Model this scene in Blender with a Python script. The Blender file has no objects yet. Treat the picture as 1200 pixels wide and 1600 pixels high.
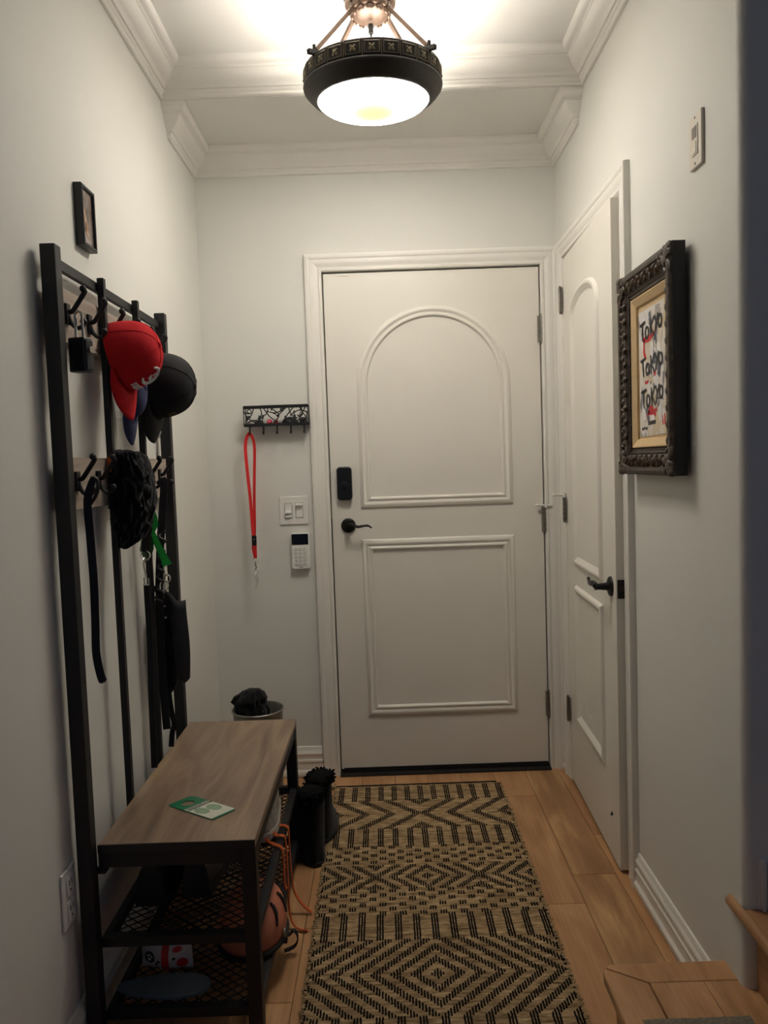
import bpy, bmesh, math, random
from mathutils import Vector, Matrix, noise
R = math.radians
random.seed(7)
scn = bpy.context.scene
COL = scn.collection

# ------------------------------------------------------------------ camera, world, exposure
cam_d = bpy.data.cameras.new('camera'); cam = bpy.data.objects.new('camera', cam_d); COL.objects.link(cam)
def set_camera(loc, yaw, pitch, roll, fpx):
    cy, sy, cp, sp = math.cos(yaw), math.sin(yaw), math.cos(pitch), math.sin(pitch)
    f = Vector((sy*cp, cy*cp, sp)); r = Vector((cy, -sy, 0)); u = r.cross(f)
    c, s = math.cos(roll), math.sin(roll)
    r2, u2 = c*r + s*u, -s*r + c*u
    m = Matrix((r2, u2, -f)).transposed().to_4x4(); m.translation = loc
    cam.matrix_world = m
    cam_d.sensor_fit = 'VERTICAL'; cam_d.sensor_height = 24.0; cam_d.lens = fpx/1600*24.0
    cam_d.clip_start = 0.02
set_camera(Vector((-0.0106, -3.2821, 1.3473)), -0.00107, -0.06352, -0.03484, 1206.35)
scn.camera = cam
w = bpy.data.worlds.new('world'); scn.world = w; w.use_nodes = True
w.node_tree.nodes['Background'].inputs[0].default_value = (0.38, 0.56, 1.0, 1)
w.node_tree.nodes['Background'].inputs[1].default_value = 0.075
scn.view_settings.view_transform = 'Standard'; scn.view_settings.look = 'None'
scn.view_settings.gamma = 1; scn.view_settings.use_curve_mapping = False
scn.view_settings.exposure = 0.2
BULB_W = 2.1          # each of the bulbs in the ceiling fixture
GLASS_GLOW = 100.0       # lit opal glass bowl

# ------------------------------------------------------------------ room dimensions (metres)
XL, XR = -0.753, 0.742
ZC, ZC2 = 2.755, 2.648          # hall ceiling, lower ceiling by the door
YB = -0.47                      # bulkhead face
YE = -1.66                      # end of right wall
YN = -4.6                       # hall goes on behind the camera

# ------------------------------------------------------------------ materials
MATS = {}
def new_mat(name):
    m = bpy.data.materials.new(name); m.use_nodes = True
    return m, m.node_tree, m.node_tree.nodes['Principled BSDF']
def lin(c):
    return tuple((v/12.92 if v <= 0.04045 else ((v+0.055)/1.055)**2.4) for v in (x/255 for x in c)) + (1,)
def mat(name, rgb, rough=0.5, metal=0.0, var=0.06, scale=30, bump=0.0, bscale=200, coat=0.0, spec=0.5, sheen=0.0):
    if name in MATS: return MATS[name]
    m, t, b = new_mat(name); c = lin(rgb)
    b.inputs['Roughness'].default_value = rough; b.inputs['Metallic'].default_value = metal
    b.inputs['Specular IOR Level'].default_value = spec
    if coat: b.inputs['Coat Weight'].default_value = coat
    if sheen: b.inputs['Sheen Weight'].default_value = sheen
    tc = t.nodes.new('ShaderNodeTexCoord')
    n = t.nodes.new('ShaderNodeTexNoise'); n.inputs['Scale'].default_value = scale; n.inputs['Detail'].default_value = 4
    t.links.new(tc.outputs['Object'], n.inputs['Vector'])
    r = t.nodes.new('ShaderNodeValToRGB')
    r.color_ramp.elements[0].position = .3; r.color_ramp.elements[1].position = .7
    r.color_ramp.elements[0].color = tuple(v*(1-var) for v in c[:3]) + (1,)
    r.color_ramp.elements[1].color = tuple(min(1, v*(1+var)) for v in c[:3]) + (1,)
    t.links.new(n.outputs['Fac'], r.inputs['Fac']); t.links.new(r.outputs['Color'], b.inputs['Base Color'])
    if bump:
        n2 = t.nodes.new('ShaderNodeTexNoise'); n2.inputs['Scale'].default_value = bscale; n2.inputs['Detail'].default_value = 3
        t.links.new(tc.outputs['Object'], n2.inputs['Vector'])
        bp = t.nodes.new('ShaderNodeBump'); bp.inputs['Strength'].default_value = bump; bp.inputs['Distance'].default_value = 0.003
        t.links.new(n2.outputs['Fac'], bp.inputs['Height']); t.links.new(bp.outputs['Normal'], b.inputs['Normal'])
    MATS[name] = m
    return m
def wood(name, cols, scale, stretch, rough=0.4, bump=0.05, rand=0.0, spec=0.4):
    """grain stretched along local Y; cols = dark, mid, light"""
    m, t, b = new_mat(name)
    b.inputs['Roughness'].default_value = rough; b.inputs['Specular IOR Level'].default_value = spec
    tc = t.nodes.new('ShaderNodeTexCoord'); oi = t.nodes.new('ShaderNodeObjectInfo')
    mp = t.nodes.new('ShaderNodeMapping'); mp.inputs['Scale'].default_value = stretch
    add = t.nodes.new('ShaderNodeVectorMath'); add.operation = 'ADD'
    sc = t.nodes.new('ShaderNodeVectorMath'); sc.operation = 'SCALE'; sc.inputs[0].default_value = (31, 17, 9)
    t.links.new(oi.outputs['Random'], sc.inputs['Scale'])
    t.links.new(tc.outputs['Object'], add.inputs[0]); t.links.new(sc.outputs[0], add.inputs[1])
    t.links.new(add.outputs[0], mp.inputs['Vector'])
    n = t.nodes.new('ShaderNodeTexNoise'); n.inputs['Scale'].default_value = scale
    n.inputs['Detail'].default_value = 5; n.inputs['Distortion'].default_value = 1.4
    t.links.new(mp.outputs[0], n.inputs['Vector'])
    r = t.nodes.new('ShaderNodeValToRGB'); e = r.color_ramp.elements
    e[0].position = .28; e[0].color = lin(cols[0]); e[1].position = .75; e[1].color = lin(cols[2])
    k = e.new(.52); k.color = lin(cols[1])
    t.links.new(n.outputs['Fac'], r.inputs['Fac'])
    mp2 = t.nodes.new('ShaderNodeMapping'); mp2.inputs['Scale'].default_value = (stretch[0]*9, stretch[1]*1.5, stretch[2]*9)
    t.links.new(add.outputs[0], mp2.inputs['Vector'])
    n2 = t.nodes.new('ShaderNodeTexNoise'); n2.inputs['Scale'].default_value = scale*1.6; n2.inputs['Detail'].default_value = 6
    t.links.new(mp2.outputs[0], n2.inputs['Vector'])
    mx = t.nodes.new('ShaderNodeMixRGB'); mx.blend_type = 'OVERLAY'; mx.inputs['Fac'].default_value = 0.35
    t.links.new(r.outputs['Color'], mx.inputs[1]); t.links.new(n2.outputs['Color'], mx.inputs[2])
    bw = t.nodes.new('ShaderNodeRGBToBW'); t.links.new(n2.outputs['Color'], bw.inputs[0]); t.links.new(bw.outputs[0], mx.inputs[2])
    hsv = t.nodes.new('ShaderNodeHueSaturation')
    mr = t.nodes.new('ShaderNodeMapRange'); mr.inputs['To Min'].default_value = 1-rand; mr.inputs['To Max'].default_value = 1+rand
    t.links.new(oi.outputs['Random'], mr.inputs['Value']); t.links.new(mr.outputs[0], hsv.inputs['Value'])
    t.links.new(mx.outputs[0], hsv.inputs['Color']); t.links.new(hsv.outputs[0], b.inputs['Base Color'])
    bp = t.nodes.new('ShaderNodeBump'); bp.inputs['Strength'].default_value = bump; bp.inputs['Distance'].default_value = 0.002
    t.links.new(bw.outputs[0], bp.inputs['Height']); t.links.new(bp.outputs['Normal'], b.inputs['Normal'])
    MATS[name] = m
    return m

M_WALL = mat('wall_paint', (224, 223, 216), .62, var=.012, scale=3, bump=.05, bscale=260)
M_CEIL = mat('ceiling_paint', (228, 226, 220), .8, var=.01, scale=3)
M_TRIM = mat('trim_paint', (232, 229, 221), .38, var=.015, scale=6, bump=.03, bscale=60)
M_DOOR = mat('door_paint', (230, 226, 216), .42, var=.02, scale=4, bump=.05, bscale=90)
M_BLACK = mat('black_powder_metal', (17, 17, 19), .55, .0, bump=.06, bscale=700)
M_BLKPL = mat('black_plastic', (18, 19, 22), .38)
M_SCREEN = mat('dark_screen', (10, 14, 20), .12)
M_BRONZE = mat('oil_rubbed_bronze', (26, 24, 24), .38, .5, var=.15)
M_WHITEPL = mat('white_plastic', (236, 234, 228), .35, var=.01)
M_BEIGEPL = mat('ivory_plastic', (222, 214, 198), .4, var=.01)
M_STEEL = mat('brushed_steel', (150, 146, 138), .35, .9, var=.12)
M_CHROME = mat('chrome', (205, 203, 198), .15, 1.0, var=.03)
M_NICKEL = mat('antique_nickel', (66, 50, 39), .45, .5, var=.2, scale=60)
M_PEWTER = mat('dark_pewter_ring', (40, 37, 34), .45, .35, var=.25, scale=80, bump=.1, bscale=300)
M_GOLDP = mat('patina_gold', (118, 108, 88), .4, .6, var=.2)
M_GAP = mat('dark_gap', (22, 20, 19), .9)
M_FELT = mat('black_cloth', (17, 17, 19), .95, var=.25, scale=90, bump=.4, bscale=500, spec=.2, sheen=.15)
M_NYLON = mat('black_nylon', (20, 20, 23), .6, var=.2, bump=.25, bscale=900, spec=.35)
M_GREYNY = mat('charcoal_nylon', (44, 44, 47), .65, var=.12, bump=.25, bscale=800, spec=.3)
M_LEATHER = mat('black_leather', (20, 19, 19), .5, var=.2, bump=.2, bscale=350)
M_RED = mat('red_cap_cloth', (196, 28, 36), .85, var=.08, scale=200, bump=.3, bscale=900, spec=.2)
M_REDRIB = mat('red_ribbon', (214, 34, 34), .55, var=.06, scale=120)
M_NAVY = mat('navy_cloth', (52, 58, 92), .85, var=.1, bump=.2, bscale=700)
M_WHTHR = mat('white_thread', (232, 230, 226), .8)
M_GREEN = mat('green_plastic_bag', (30, 150, 50), .35, var=.2, scale=40)
M_GRNCARD = mat('green_card', (16, 110, 74), .4, var=.05)
M_PAPER = mat('off_white_paper', (206, 208, 192), .6, var=.04, scale=60)
M_PALEGRN = mat('pale_green_print', (138, 164, 136), .6, var=.1, scale=90)
M_INK = mat('black_ink', (22, 22, 26), .7)
M_GALV = mat('galvanised_metal', (150, 148, 140), .42, .75, var=.18, scale=25, bump=.05, bscale=120)
M_ORANGE = mat('orange_lace', (198, 92, 40), .8, var=.25, scale=300, bump=.4, bscale=900)
M_SALMON = mat('salmon_helmet_shell', (196, 120, 92), .45, var=.05)
M_GREYSH = mat('grey_sneaker', (168, 162, 152), .8, var=.15, scale=60)
M_RUBBER = mat('dark_rubber', (30, 29, 28), .8)
M_FUR = mat('black_fur', (14, 14, 15), 1.0, var=.3, bump=.8, bscale=400, spec=.15)
M_PINK = mat('pink_ball', (222, 84, 104), .4)
M_BLUEGREY = mat('blue_grey_felt', (92, 104, 110), .9, var=.1)
M_GREYCARPET = mat('grey_stair_carpet', (120, 112, 98), .95, var=.3, scale=180, bump=.8, bscale=300)
M_STAIR = wood('stair_oak', ((154, 112, 74), (176, 132, 90), (194, 150, 108)), 3.0, (5, .8, 5), .42, rand=.03)
M_OAK = wood('oak_plank', ((162, 117, 77), (184, 139, 96), (202, 158, 113)), 2.2, (5, .7, 5), .4, rand=.10)
M_OAKPALE = wood('oak_plank_sapwood', ((140, 102, 68), (164, 124, 84), (206, 168, 118)), 1.5, (6, .9, 6), .4, rand=.02)
M_BENCH = wood('grey_brown_laminate', ((106, 87, 73), (136, 114, 95), (164, 142, 113)), 3.2, (4, .6, 4), .35, rand=.0, spec=.5)
M_BOARD = wood('weathered_board', ((150, 136, 124), (172, 158, 144), (190, 176, 160)), 4, (3, .5, 6), .6, rand=.02)

# ------------------------------------------------------------------ mesh helpers
def V(*a): return Vector(a)
class MB:
    def __init__(s): s.v = []; s.f = []
    def add(s, vs, fs):
        o = len(s.v); s.v += [Vector(p) for p in vs]; s.f += [tuple(i+o for i in f) for f in fs]; return s
    def box(s, a, b, rot=None, pivot=None):
        x0, y0, z0 = a; x1, y1, z1 = b
        vs = [Vector(p) for p in ((x0,y0,z0),(x1,y0,z0),(x1,y1,z0),(x0,y1,z0),(x0,y0,z1),(x1,y0,z1),(x1,y1,z1),(x0,y1,z1))]
        if rot is not None:
            c = Vector(pivot) if pivot is not None else sum(vs, Vector())/8
            vs = [rot @ (p-c) + c for p in vs]
        return s.add(vs, [(3,2,1,0),(4,5,6,7),(0,1,5,4),(1,2,6,5),(2,3,7,6),(3,0,4,7)])
    def tube(s, pts, r, n=8, cap=True, closed=False, flat=1.0, up=None):
        """r: number or list; flat squashes the section along its 2nd axis"""
        pts = [Vector(p) for p in pts]; N = len(pts); rs = r if isinstance(r, (list, tuple)) else [r]*N
        rings = []; prev = Vector(up) if up else None
        for i, p in enumerate(pts):
            if closed: t = pts[(i+1) % N] - pts[i-1]
            else: t = pts[min(i+1, N-1)] - pts[max(i-1, 0)]
            t.normalize()
            if prev is None:
                prev = Vector((0,0,1)) if abs(t.z) < .9 else Vector((1,0,0))
            b = t.cross(prev)
            if b.length < 1e-6: b = t.orthogonal()
            b.normalize(); a = b.cross(t).normalized(); prev = a
            rings.append([p + (b*math.cos(2*math.pi*k/n+math.pi/n) + a*math.sin(2*math.pi*k/n+math.pi/n)*flat)*rs[i] for k in range(n)])
        vs = [q for rg in rings for q in rg]; fs = []
        for i in range(N if closed else N-1):
            j = (i+1) % N
            for k in range(n):
                fs.append((i*n+k, i*n+(k+1) % n, j*n+(k+1) % n, j*n+k))
        if cap and not closed:
            fs.append(tuple(range(n-1, -1, -1))); fs.append(tuple((N-1)*n+k for k in range(n)))
        return s.add(vs, fs)
    def ribbon(s, pts, width, thick, across):
        """flat band along pts; across = direction(s) of its width"""
        pts = [Vector(p) for p in pts]; N = len(pts); vs = []; fs = []
        for i, p in enumerate(pts):
            t = (pts[min(i+1,N-1)]-pts[max(i-1,0)]).normalized()
            a = Vector(across[i] if isinstance(across, list) else across); a = (a - t*a.dot(t)).normalized(); nn = t.cross(a)
            wd = width[i] if isinstance(width, (list, tuple)) else width
            for sa, sn in ((-1,-1),(1,-1),(1,1),(-1,1)): vs.append(p + a*sa*wd/2 + nn*sn*thick/2)
        for i in range(N-1):
            for k in range(4): fs.append((i*4+k, i*4+(k+1)%4, i*4+4+(k+1)%4, i*4+4+k))
        fs.append((3,2,1,0)); e = (N-1)*4; fs.append((e,e+1,e+2,e+3))
        return s.add(vs, fs)
    def lathe(s, prof, n=48, c=(0,0,0), axis='z', a0=0, a1=2*math.pi):
        full = abs(a1-a0-2*math.pi) < 1e-6; m = n if full else n+1; vs = []; fs = []
        for (r, h) in prof:
            for k in range(m):
                t = a0+(a1-a0)*k/n; x, y = r*math.cos(t), r*math.sin(t)
                p = (x,y,h) if axis == 'z' else ((x,h,y) if axis == 'y' else (h,x,y))
                vs.append(Vector(p)+Vector(c))
        for i in range(len(prof)-1):
            for k in range(n):
                k2 = (k+1) % m
                fs.append((i*m+k, i*m+k2, (i+1)*m+k2, (i+1)*m+k))
        return s.add(vs, fs)
    def prism(s, poly, ex):
        """poly: 3-D points of a flat outline; ex: extrusion vector"""
        n = len(poly); ex = Vector(ex); vs = [Vector(p) for p in poly] + [Vector(p)+ex for p in poly]
        fs = [tuple(range(n-1,-1,-1)), tuple(range(n,2*n))] + [(k,(k+1)%n,n+(k+1)%n,n+k) for k in range(n)]
        return s.add(vs, fs)
    def ball(s, c, r, n=12, m=8, sq=(1,1,1)):
        vs = []; fs = []; c = Vector(c)
        for i in range(m+1):
            ph = math.pi*i/m
            for k in range(n):
                t = 2*math.pi*k/n
                vs.append(c + Vector((r*sq[0]*math.sin(ph)*math.cos(t), r*sq[1]*math.sin(ph)*math.sin(t), r*sq[2]*math.cos(ph))))
        for i in range(m):
            for k in range(n): fs.append((i*n+k, (i+1)*n+k, (i+1)*n+(k+1)%n, i*n+(k+1)%n))
        return s.add(vs, fs)
    def sweep(s, path, prof, fmap, closed=False, ends=True):
        """mitred sweep in a plane; path 2-D, prof (offset to the left of travel, height), fmap(a,b,h)->xyz"""
        path = [Vector(p) for p in path]; N = len(path); L = []
        def nrm(a, b):
            d = (b-a).normalized(); return Vector((-d.y, d.x))
        for i in range(N):
            if closed: n1, n2 = nrm(path[i-1], path[i]), nrm(path[i], path[(i+1) % N])
            else:
                n1 = nrm(path[max(i-1,0)], path[max(i,1)]) ; n2 = nrm(path[min(i,N-2)], path[min(i+1,N-1)])
            L.append((n1+n2)/(1+n1.dot(n2)))
        P = len(prof); vs = [Vector(fmap(*(path[i]+L[i]*o), h)) for i in range(N) for (o, h) in prof]; fs = []
        for i in range(N if closed else N-1):
            j = (i+1) % N
            for k in range(P-1): fs.append((i*P+k, i*P+k+1, j*P+k+1, j*P+k))
        if ends and not closed:
            fs.append(tuple(range(P-1,-1,-1))); fs.append(tuple((N-1)*P+k for k in range(P)))
        return s.add(vs, fs)
    def loft(s, secs, n=20, fold=0.0, freq=5, seed=0, capt=True, crum=0.0, sub=1):
        """secs: (centre, rx, ry) horizontal ellipses from top to bottom, folded like cloth"""
        if sub > 1:
            S = [Vector((*c, rx)) for c, rx, ry in secs]; ry_ = [Vector((ry, 0, 0)) for c, rx, ry in secs]; S3 = bez([q.xyz for q in S], sub); Sr = bez([Vector((q.w, w_.x, 0)) for q, w_ in zip(S, ry_)], sub)
            secs = [(p, max(.002, q.x), max(.002, q.y)) for p, q in zip(S3, Sr)]
        vs = []; fs = []; N = len(secs)
        for i, (c, rx, ry) in enumerate(secs):
            c = Vector(c)
            for k in range(n):
                t = 2*math.pi*k/n
                d = 1 + crum*noise.noise(Vector((math.cos(t)*5, math.sin(t)*5, c.z*38+seed))) + crum*.6*noise.noise(Vector((math.cos(t)*11, math.sin(t)*11, c.z*70+seed))) + fold*math.sin(freq*t + seed + i*.25) + fold*.7*noise.noise(Vector((math.cos(t)*2, math.sin(t)*2, i*.45+seed)))*2
                vs.append(c + Vector((rx*math.cos(t)*d, ry*math.sin(t)*d, fold*.02*math.sin(3*t+i))))
        for i in range(N-1):
            for k in range(n): fs.append((i*n+k, (i+1)*n+k, (i+1)*n+(k+1)%n, i*n+(k+1)%n))
        if capt: fs.append(tuple(range(n))); fs.append(tuple((N-1)*n+k for k in range(n-1,-1,-1)))
        return s.add(vs, fs)
    def xf(s, M, start=0):
        for i in range(start, len(s.v)): s.v[i] = M @ s.v[i]
        return s
    def mesh(s, name, off=Vector(), smooth=40):
        me = bpy.data.meshes.new(name); me.from_pydata([tuple(p-off) for p in s.v], [], s.f); me.update()
        bm = bmesh.new(); bm.from_mesh(me); bmesh.ops.recalc_face_normals(bm, faces=bm.faces); bm.to_mesh(me); bm.free()
        if smooth:
            me.polygons.foreach_set('use_smooth', [True]*len(me.polygons)); me.set_sharp_from_angle(angle=R(smooth))
        return me
    def build(s, name, m, parent=None, smooth=40, bevel=0, local=False, segs=2):
        if parent is None:
            c = sum(s.v, Vector())/len(s.v); off = Vector((c.x, c.y, min(p.z for p in s.v)))
        else: off = Vector() if local else WLOC[parent.name]
        me = s.mesh(name, off, smooth); me.materials.append(m)
        o = bpy.data.objects.new(name, me); COL.objects.link(o)
        if parent is None: o.location = off; WLOC[o.name] = off.copy()
        else: o.parent = parent; WLOC[o.name] = Vector() if local else WLOC[parent.name].copy()
        if bevel:
            b = o.modifiers.new('bevel', 'BEVEL'); b.width = bevel; b.segments = segs; b.limit_method = 'ANGLE'; b.angle_limit = R(50)
        return o
WLOC = {}
def box(a, b): return MB().box(a, b)
def empty(name, loc, label, cat, group=None, rot=(0,0,0)):
    o = bpy.data.objects.new(name, None); COL.objects.link(o); o.location = loc; o.rotation_euler = rot
    o.empty_display_size = .05; WLOC[o.name] = Vector(loc)
    tag(o, label, cat, group); return o
def tag(o, label=None, cat=None, group=None, kind=None):
    if label: o['label'] = label
    if cat: o['category'] = cat
    if group: o['group'] = group
    if kind: o['kind'] = kind
    return o
def struct(o): o['kind'] = 'structure'; return o
def sempty(name, loc, rot=(0,0,0)):
    o = bpy.data.objects.new(name, None); COL.objects.link(o); o.location = loc; o.rotation_euler = rot
    WLOC[o.name] = Vector(loc); o.empty_display_size = .05; o['kind'] = 'structure'; return o
def bez(p, n=10):
    """Catmull-Rom through points"""
    p = [Vector(q) for q in p]; out = []
    for i in range(len(p)-1):
        a, b, c, d = p[max(i-1,0)], p[i], p[i+1], p[min(i+2,len(p)-1)]
        for k in range(n):
            t = k/n
            out.append(.5*((2*b)+(c-a)*t+(2*a-5*b+4*c-d)*t*t+(3*b-3*c+d-a)*t**3))
    out.append(p[-1]); return out

# ------------------------------------------------------------------ room shell
flo = struct(box((XL-.1, YN, -.06), (2.2, .15, -.014)).build('floor', M_GAP, smooth=0))
def planks():
    PW = .14; xs = [.554+PW*k for k in range(-10, 2)]
    xs = [x for x in xs if XL-.14 < x < XR+.14]; random.seed(21)
    forced = {.414: [-.274, -1.03], .554: [-.87], .694: [-.61], -.426: [-.52, -1.42], -.286: [-1.11]}
    for x in xs:
        x0, x1 = max(x, XL-.02), min(x+PW, XR+.06)
        if x1-x0 < .02: continue
        cuts = forced.get(round(x, 3))
        if cuts is None:
            y = -random.uniform(.1, .6); cuts = []
            while y > YN: cuts.append(y); y -= random.uniform(.9, 1.5)
        else:
            y = cuts[-1]-random.uniform(.9, 1.3); cuts = list(cuts)
            while y > YN: cuts.append(y); y -= random.uniform(.9, 1.5)
        ys = [.12]+cuts+[YN]
        for a, b in zip(ys, ys[1:]):
            m = M_OAKPALE if (abs(x-.554) < .01) else M_OAK
            cx, cy = (x0+x1)/2, (a+b)/2
            mb = box((x0+.0006-cx, b+.0006-cy, -.013), (x1-.0006-cx, a-.0006-cy, 0))
            o = mb.build('floor_plank', m, flo, smooth=0, local=True); o.location = Vector((cx, cy, 0))-WLOC['floor']
            bv = o.modifiers.new('bevel', 'BEVEL'); bv.width = .0012; bv.segments = 1
planks()

# left wall, back wall with door opening, right wall with closet opening and rounded stair corner
struct(box((XL-.1, YN, 0), (XL, .12, ZC+.1)).build('wall_left', M_WALL, smooth=0))
DX0, DX1, DZ = -.241, .671, 2.15
wb = MB().box((XL, 0, 0), (DX0-.012, .12, ZC+.1)).box((DX1+.012, 0, 0), (XR+.1, .12, ZC+.1)).box((DX0-.012, 0, DZ+.012), (DX1+.012, .12, ZC+.1))
struct(wb.build('wall_back', M_WALL, smooth=0))
RY0, RY1, RZ = -.135, -.890, 2.14      # closet opening on the right wall
wr = MB().box((XR, RY0, 0), (XR+.1, 0, ZC+.1)).box((XR, RY1, RZ), (XR+.1, RY0, ZC+.1))
rc = .02; pts = [(XR+.1, RY1), (XR, RY1), (XR, YE+rc)]
for k in range(1, 7):
    a = math.pi + (math.pi/2)*k/6
    pts.append((XR+rc+rc*math.cos(a), YE+rc+rc*math.sin(a)))
pts += [(2.2, YE), (2.2, YE+.1), (XR+.1, YE+.1)]
wr.prism([(x, y, 0) for x, y in pts], (0, 0, ZC+.1))
struct(wr.build('wall_right', M_WALL, smooth=50))
struct(MB().box((XR+.1, RY1-.2, 0), (XR+.7, RY0+.2, .01)).box((XR+.68, RY1-.2, 0), (XR+.7, RY0+.2, 2.6)).box((XR+.1, RY1-.22, 0), (XR+.7, RY1-.2, 2.6)).box((XR+.1, RY0+.1, 0), (XR+.7, RY0+.12, 2.6)).box((XR+.1, RY1-.2, 2.6), (XR+.7, RY0+.2, 2.62)).build('wall_closet', M_WALL, smooth=0))
struct(MB().box((XL-.1, YN, ZC), (2.2, YB+.001, ZC+.08)).build('ceiling', M_CEIL, smooth=0))
struct(box((XL, YB, ZC2), (XR, 0, ZC+.08)).build('ceiling_lower', M_CEIL, smooth=0))

# crown mouldings  (offset from wall, height)
CR = [(0,0),(.008,0),(.012,.004),(.012,.012),(.017,.016),(.019,.022),(.024,.024),(.027,.030),(.036,.035),(.047,.043),(.055,.054),(.061,.066),(.067,.069),(.067,.074),(.076,.077),(.084,.085),(.087,.093),(.087,.1),(0,.1)]
fxy = lambda a, b, h: (a, b, h)
def crown(name, path, z0, kh=1.0, kp=1.0):
    prof = [(o*kp, z0+h*kh) for o, h in CR]
    return struct(MB().sweep(path, prof, fxy).build(name, M_TRIM, smooth=35))
crown('trim_1', [(XR, YE+.02), (XR, YB), (XL, YB), (XL, YN)], ZC-.104, 1.04, 1.08)
crown('trim_2', [(XR+.01, -.385), (XR, -.385), (XR, 0), (XL, 0), (XL, -.385), (XL-.01, -.385)], ZC2-.1, 1.0, .97)

# baseboards
BB = [(0,0),(.017,0),(.019,.004),(.019,.022),(.015,.028),(.012,.032),(.012,.062),(.015,.066),(.015,.074),(.012,.078),(.012,.096),(.014,.1),(.012,.108),(.008,.113),(.007,.122),(.004,.130),(0,.132)]
def base(name, path, h=.132):
    k = h/.132
    return struct(MB().sweep(path, [(o, z*k) for o, z in BB], fxy).build(name, M_TRIM, smooth=35))
base('baseboard_left', [(XL, -.0), (XL, YN)])
base('baseboard_back', [(-.316, 0), (XL, 0)])
base('baseboard_right', [(XR, -1.58), (XR, -.945)], .115)
base('baseboard_corner', [(XR, -.066), (XR, -.0)], .115)

# casings: offset measured away from the opening, height = proud of wall
CS = [(0,0),(0,.010),(.004,.014),(.012,.014),(.016,.011),(.022,.011),(.030,.015),(.040,.017),(.052,.017),(.056,.020),(.068,.022),(.074,.020),(.076,.014),(.076,0)]
def casing(name, path, fmap, prof):
    root = sempty(name, fmap(path[0][0], path[0][1], 0))
    for i in range(len(path)-1):
        a, b = path[i], path[i+1]
        # each board mitred at its corners
        mb = MB(); full = MB().sweep(path, prof, fmap, ends=False); P = len(prof)
        vs = full.v[i*P:(i+2)*P]; fs = [(k, k+1, P+k+1, P+k) for k in range(P-1)] + [tuple(range(P-1,-1,-1)), tuple(P+k for k in range(P))]
        mb.add(vs, fs).build('casing_board', M_TRIM, root, smooth=35)
    return root
fxz = lambda a, b, h: (a, -h, b)
casing('trim_3', [(DX0, 0), (DX0, DZ), (DX1, DZ), (DX1, 0)], fxz, [(o*.95, h) for o, h in CS])
fyz = lambda a, b, h: (XR-h, a, b)
casing('trim_4', [(RY1-.003, 0), (RY1-.003, RZ), (RY0+.003, RZ), (RY0+.003, 0)], fyz, [(o*.9, h) for o, h in CS])

# ------------------------------------------------------------------ entry door
d1 = sempty('door_1', (.215, 0, 0))
SX0, SX1, SZ0, SZ1, SY = DX0+.005, DX1-.005, .022, DZ-.006, .004
jm = MB().box((DX0-.011, .001, 0), (DX0, .118, DZ)).box((DX1, .001, 0), (DX1+.011, .118, DZ)).box((DX0-.011, .001, DZ), (DX1+.011, .118, DZ+.011))
jm.box((DX0, .05, 0), (DX0+.012, .07, DZ)).box((DX1-.012, .05, 0), (DX1, .07, DZ)).box((DX0, .05, DZ-.012), (DX1, .07, DZ))
jm.build('jamb', M_TRIM, d1, smooth=0)
box((SX0, SY, SZ0), (SX1, SY+.044, SZ1)).build('slab', M_DOOR, d1, smooth=0, bevel=.002)
PM = [(0,0),(.003,.006),(.010,.010),(.016,.012),(.022,.010),(.026,.006),(.031,.006),(.036,.010),(.041,.010),(.046,.004),(.047,0)]
fdoor = lambda a, b, h: (a, SY-h, b)
def mould(name, path):
    return MB().sweep(path, PM, fdoor, closed=True).build(name, M_DOOR, d1, smooth=30)
ax0, ax1, azb, azs = -.112, .538, 1.157, 1.675; rad = (ax1-ax0)/2; axc = (ax0+ax1)/2
arch = [(ax0, azb), (ax1, azb), (ax1, azs)]
arch += [(axc+rad*math.cos(t), azs+rad*math.sin(t)) for t in [math.pi*k/40 for k in range(1, 40)]] + [(ax0, azs)]
mould('arched_moulding', arch)
mould('rectangular_moulding', [(-.112, .255), (.538, .255), (.538, 1.023), (-.112, 1.023)])
# lever, deadbolt keypad, latch plate, hinges, sweep
rs = MB().lathe([(0,-.012),(.024,-.012),(.030,-.008),(.0315,-.002),(.0315,0)], 36, (-.168, SY, 1.086), 'y').build('rosette', M_BRONZE, d1)
lv = MB().lathe([(.012,-.012),(.011,-.045),(.013,-.05),(0,-.052)], 20, (-.168, SY, 1.086), 'y')
lv.tube(bez([(-.172, SY-.046, 1.090), (-.150, SY-.05, 1.092), (-.128, SY-.05, 1.083), (-.105, SY-.048, 1.085), (-.085, SY-.046, 1.086), (-.068, SY-.044, 1.076)], 6), [.009]*6+[.0075]*12+[.006]*8+[.0045]*5, 10, flat=.8)
lv.build('lever', M_BRONZE, d1)
def rrect(w, h, r, n=5):
    out = []
    for cx, cz, a0 in ((w/2-r, h/2-r, 0), (-w/2+r, h/2-r, 90), (-w/2+r, -h/2+r, 180), (w/2-r, -h/2+r, 270)):
        for k in range(n+1):
            a = R(a0+90*k/n); out.append((cx+r*math.cos(a), cz+r*math.sin(a)))
    return out
dbx, dbz = -.177, 1.266
db = MB().prism([(dbx+a, SY, dbz+b) for a, b in rrect(.064, .142, .016)], (0, -.026, 0)).build('deadbolt_unit', M_BLKPL, d1, bevel=.005, segs=3)
MB().box((dbx-.027, SY-.0275, dbz-.003), (dbx+.027, SY-.0255, dbz-.0015)).box((dbx-.012, SY-.0275, dbz+.004), (dbx+.012, SY-.0255, dbz+.007)).build('seam_line', mat('grey_line', (62, 64, 68), .4), db, smooth=0)
MB().lathe([(0,-.0275),(.006,-.0275),(.007,-.026)], 16, (dbx, SY, dbz-.02), 'y').build('thumb_button', M_SCREEN, db)
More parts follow.
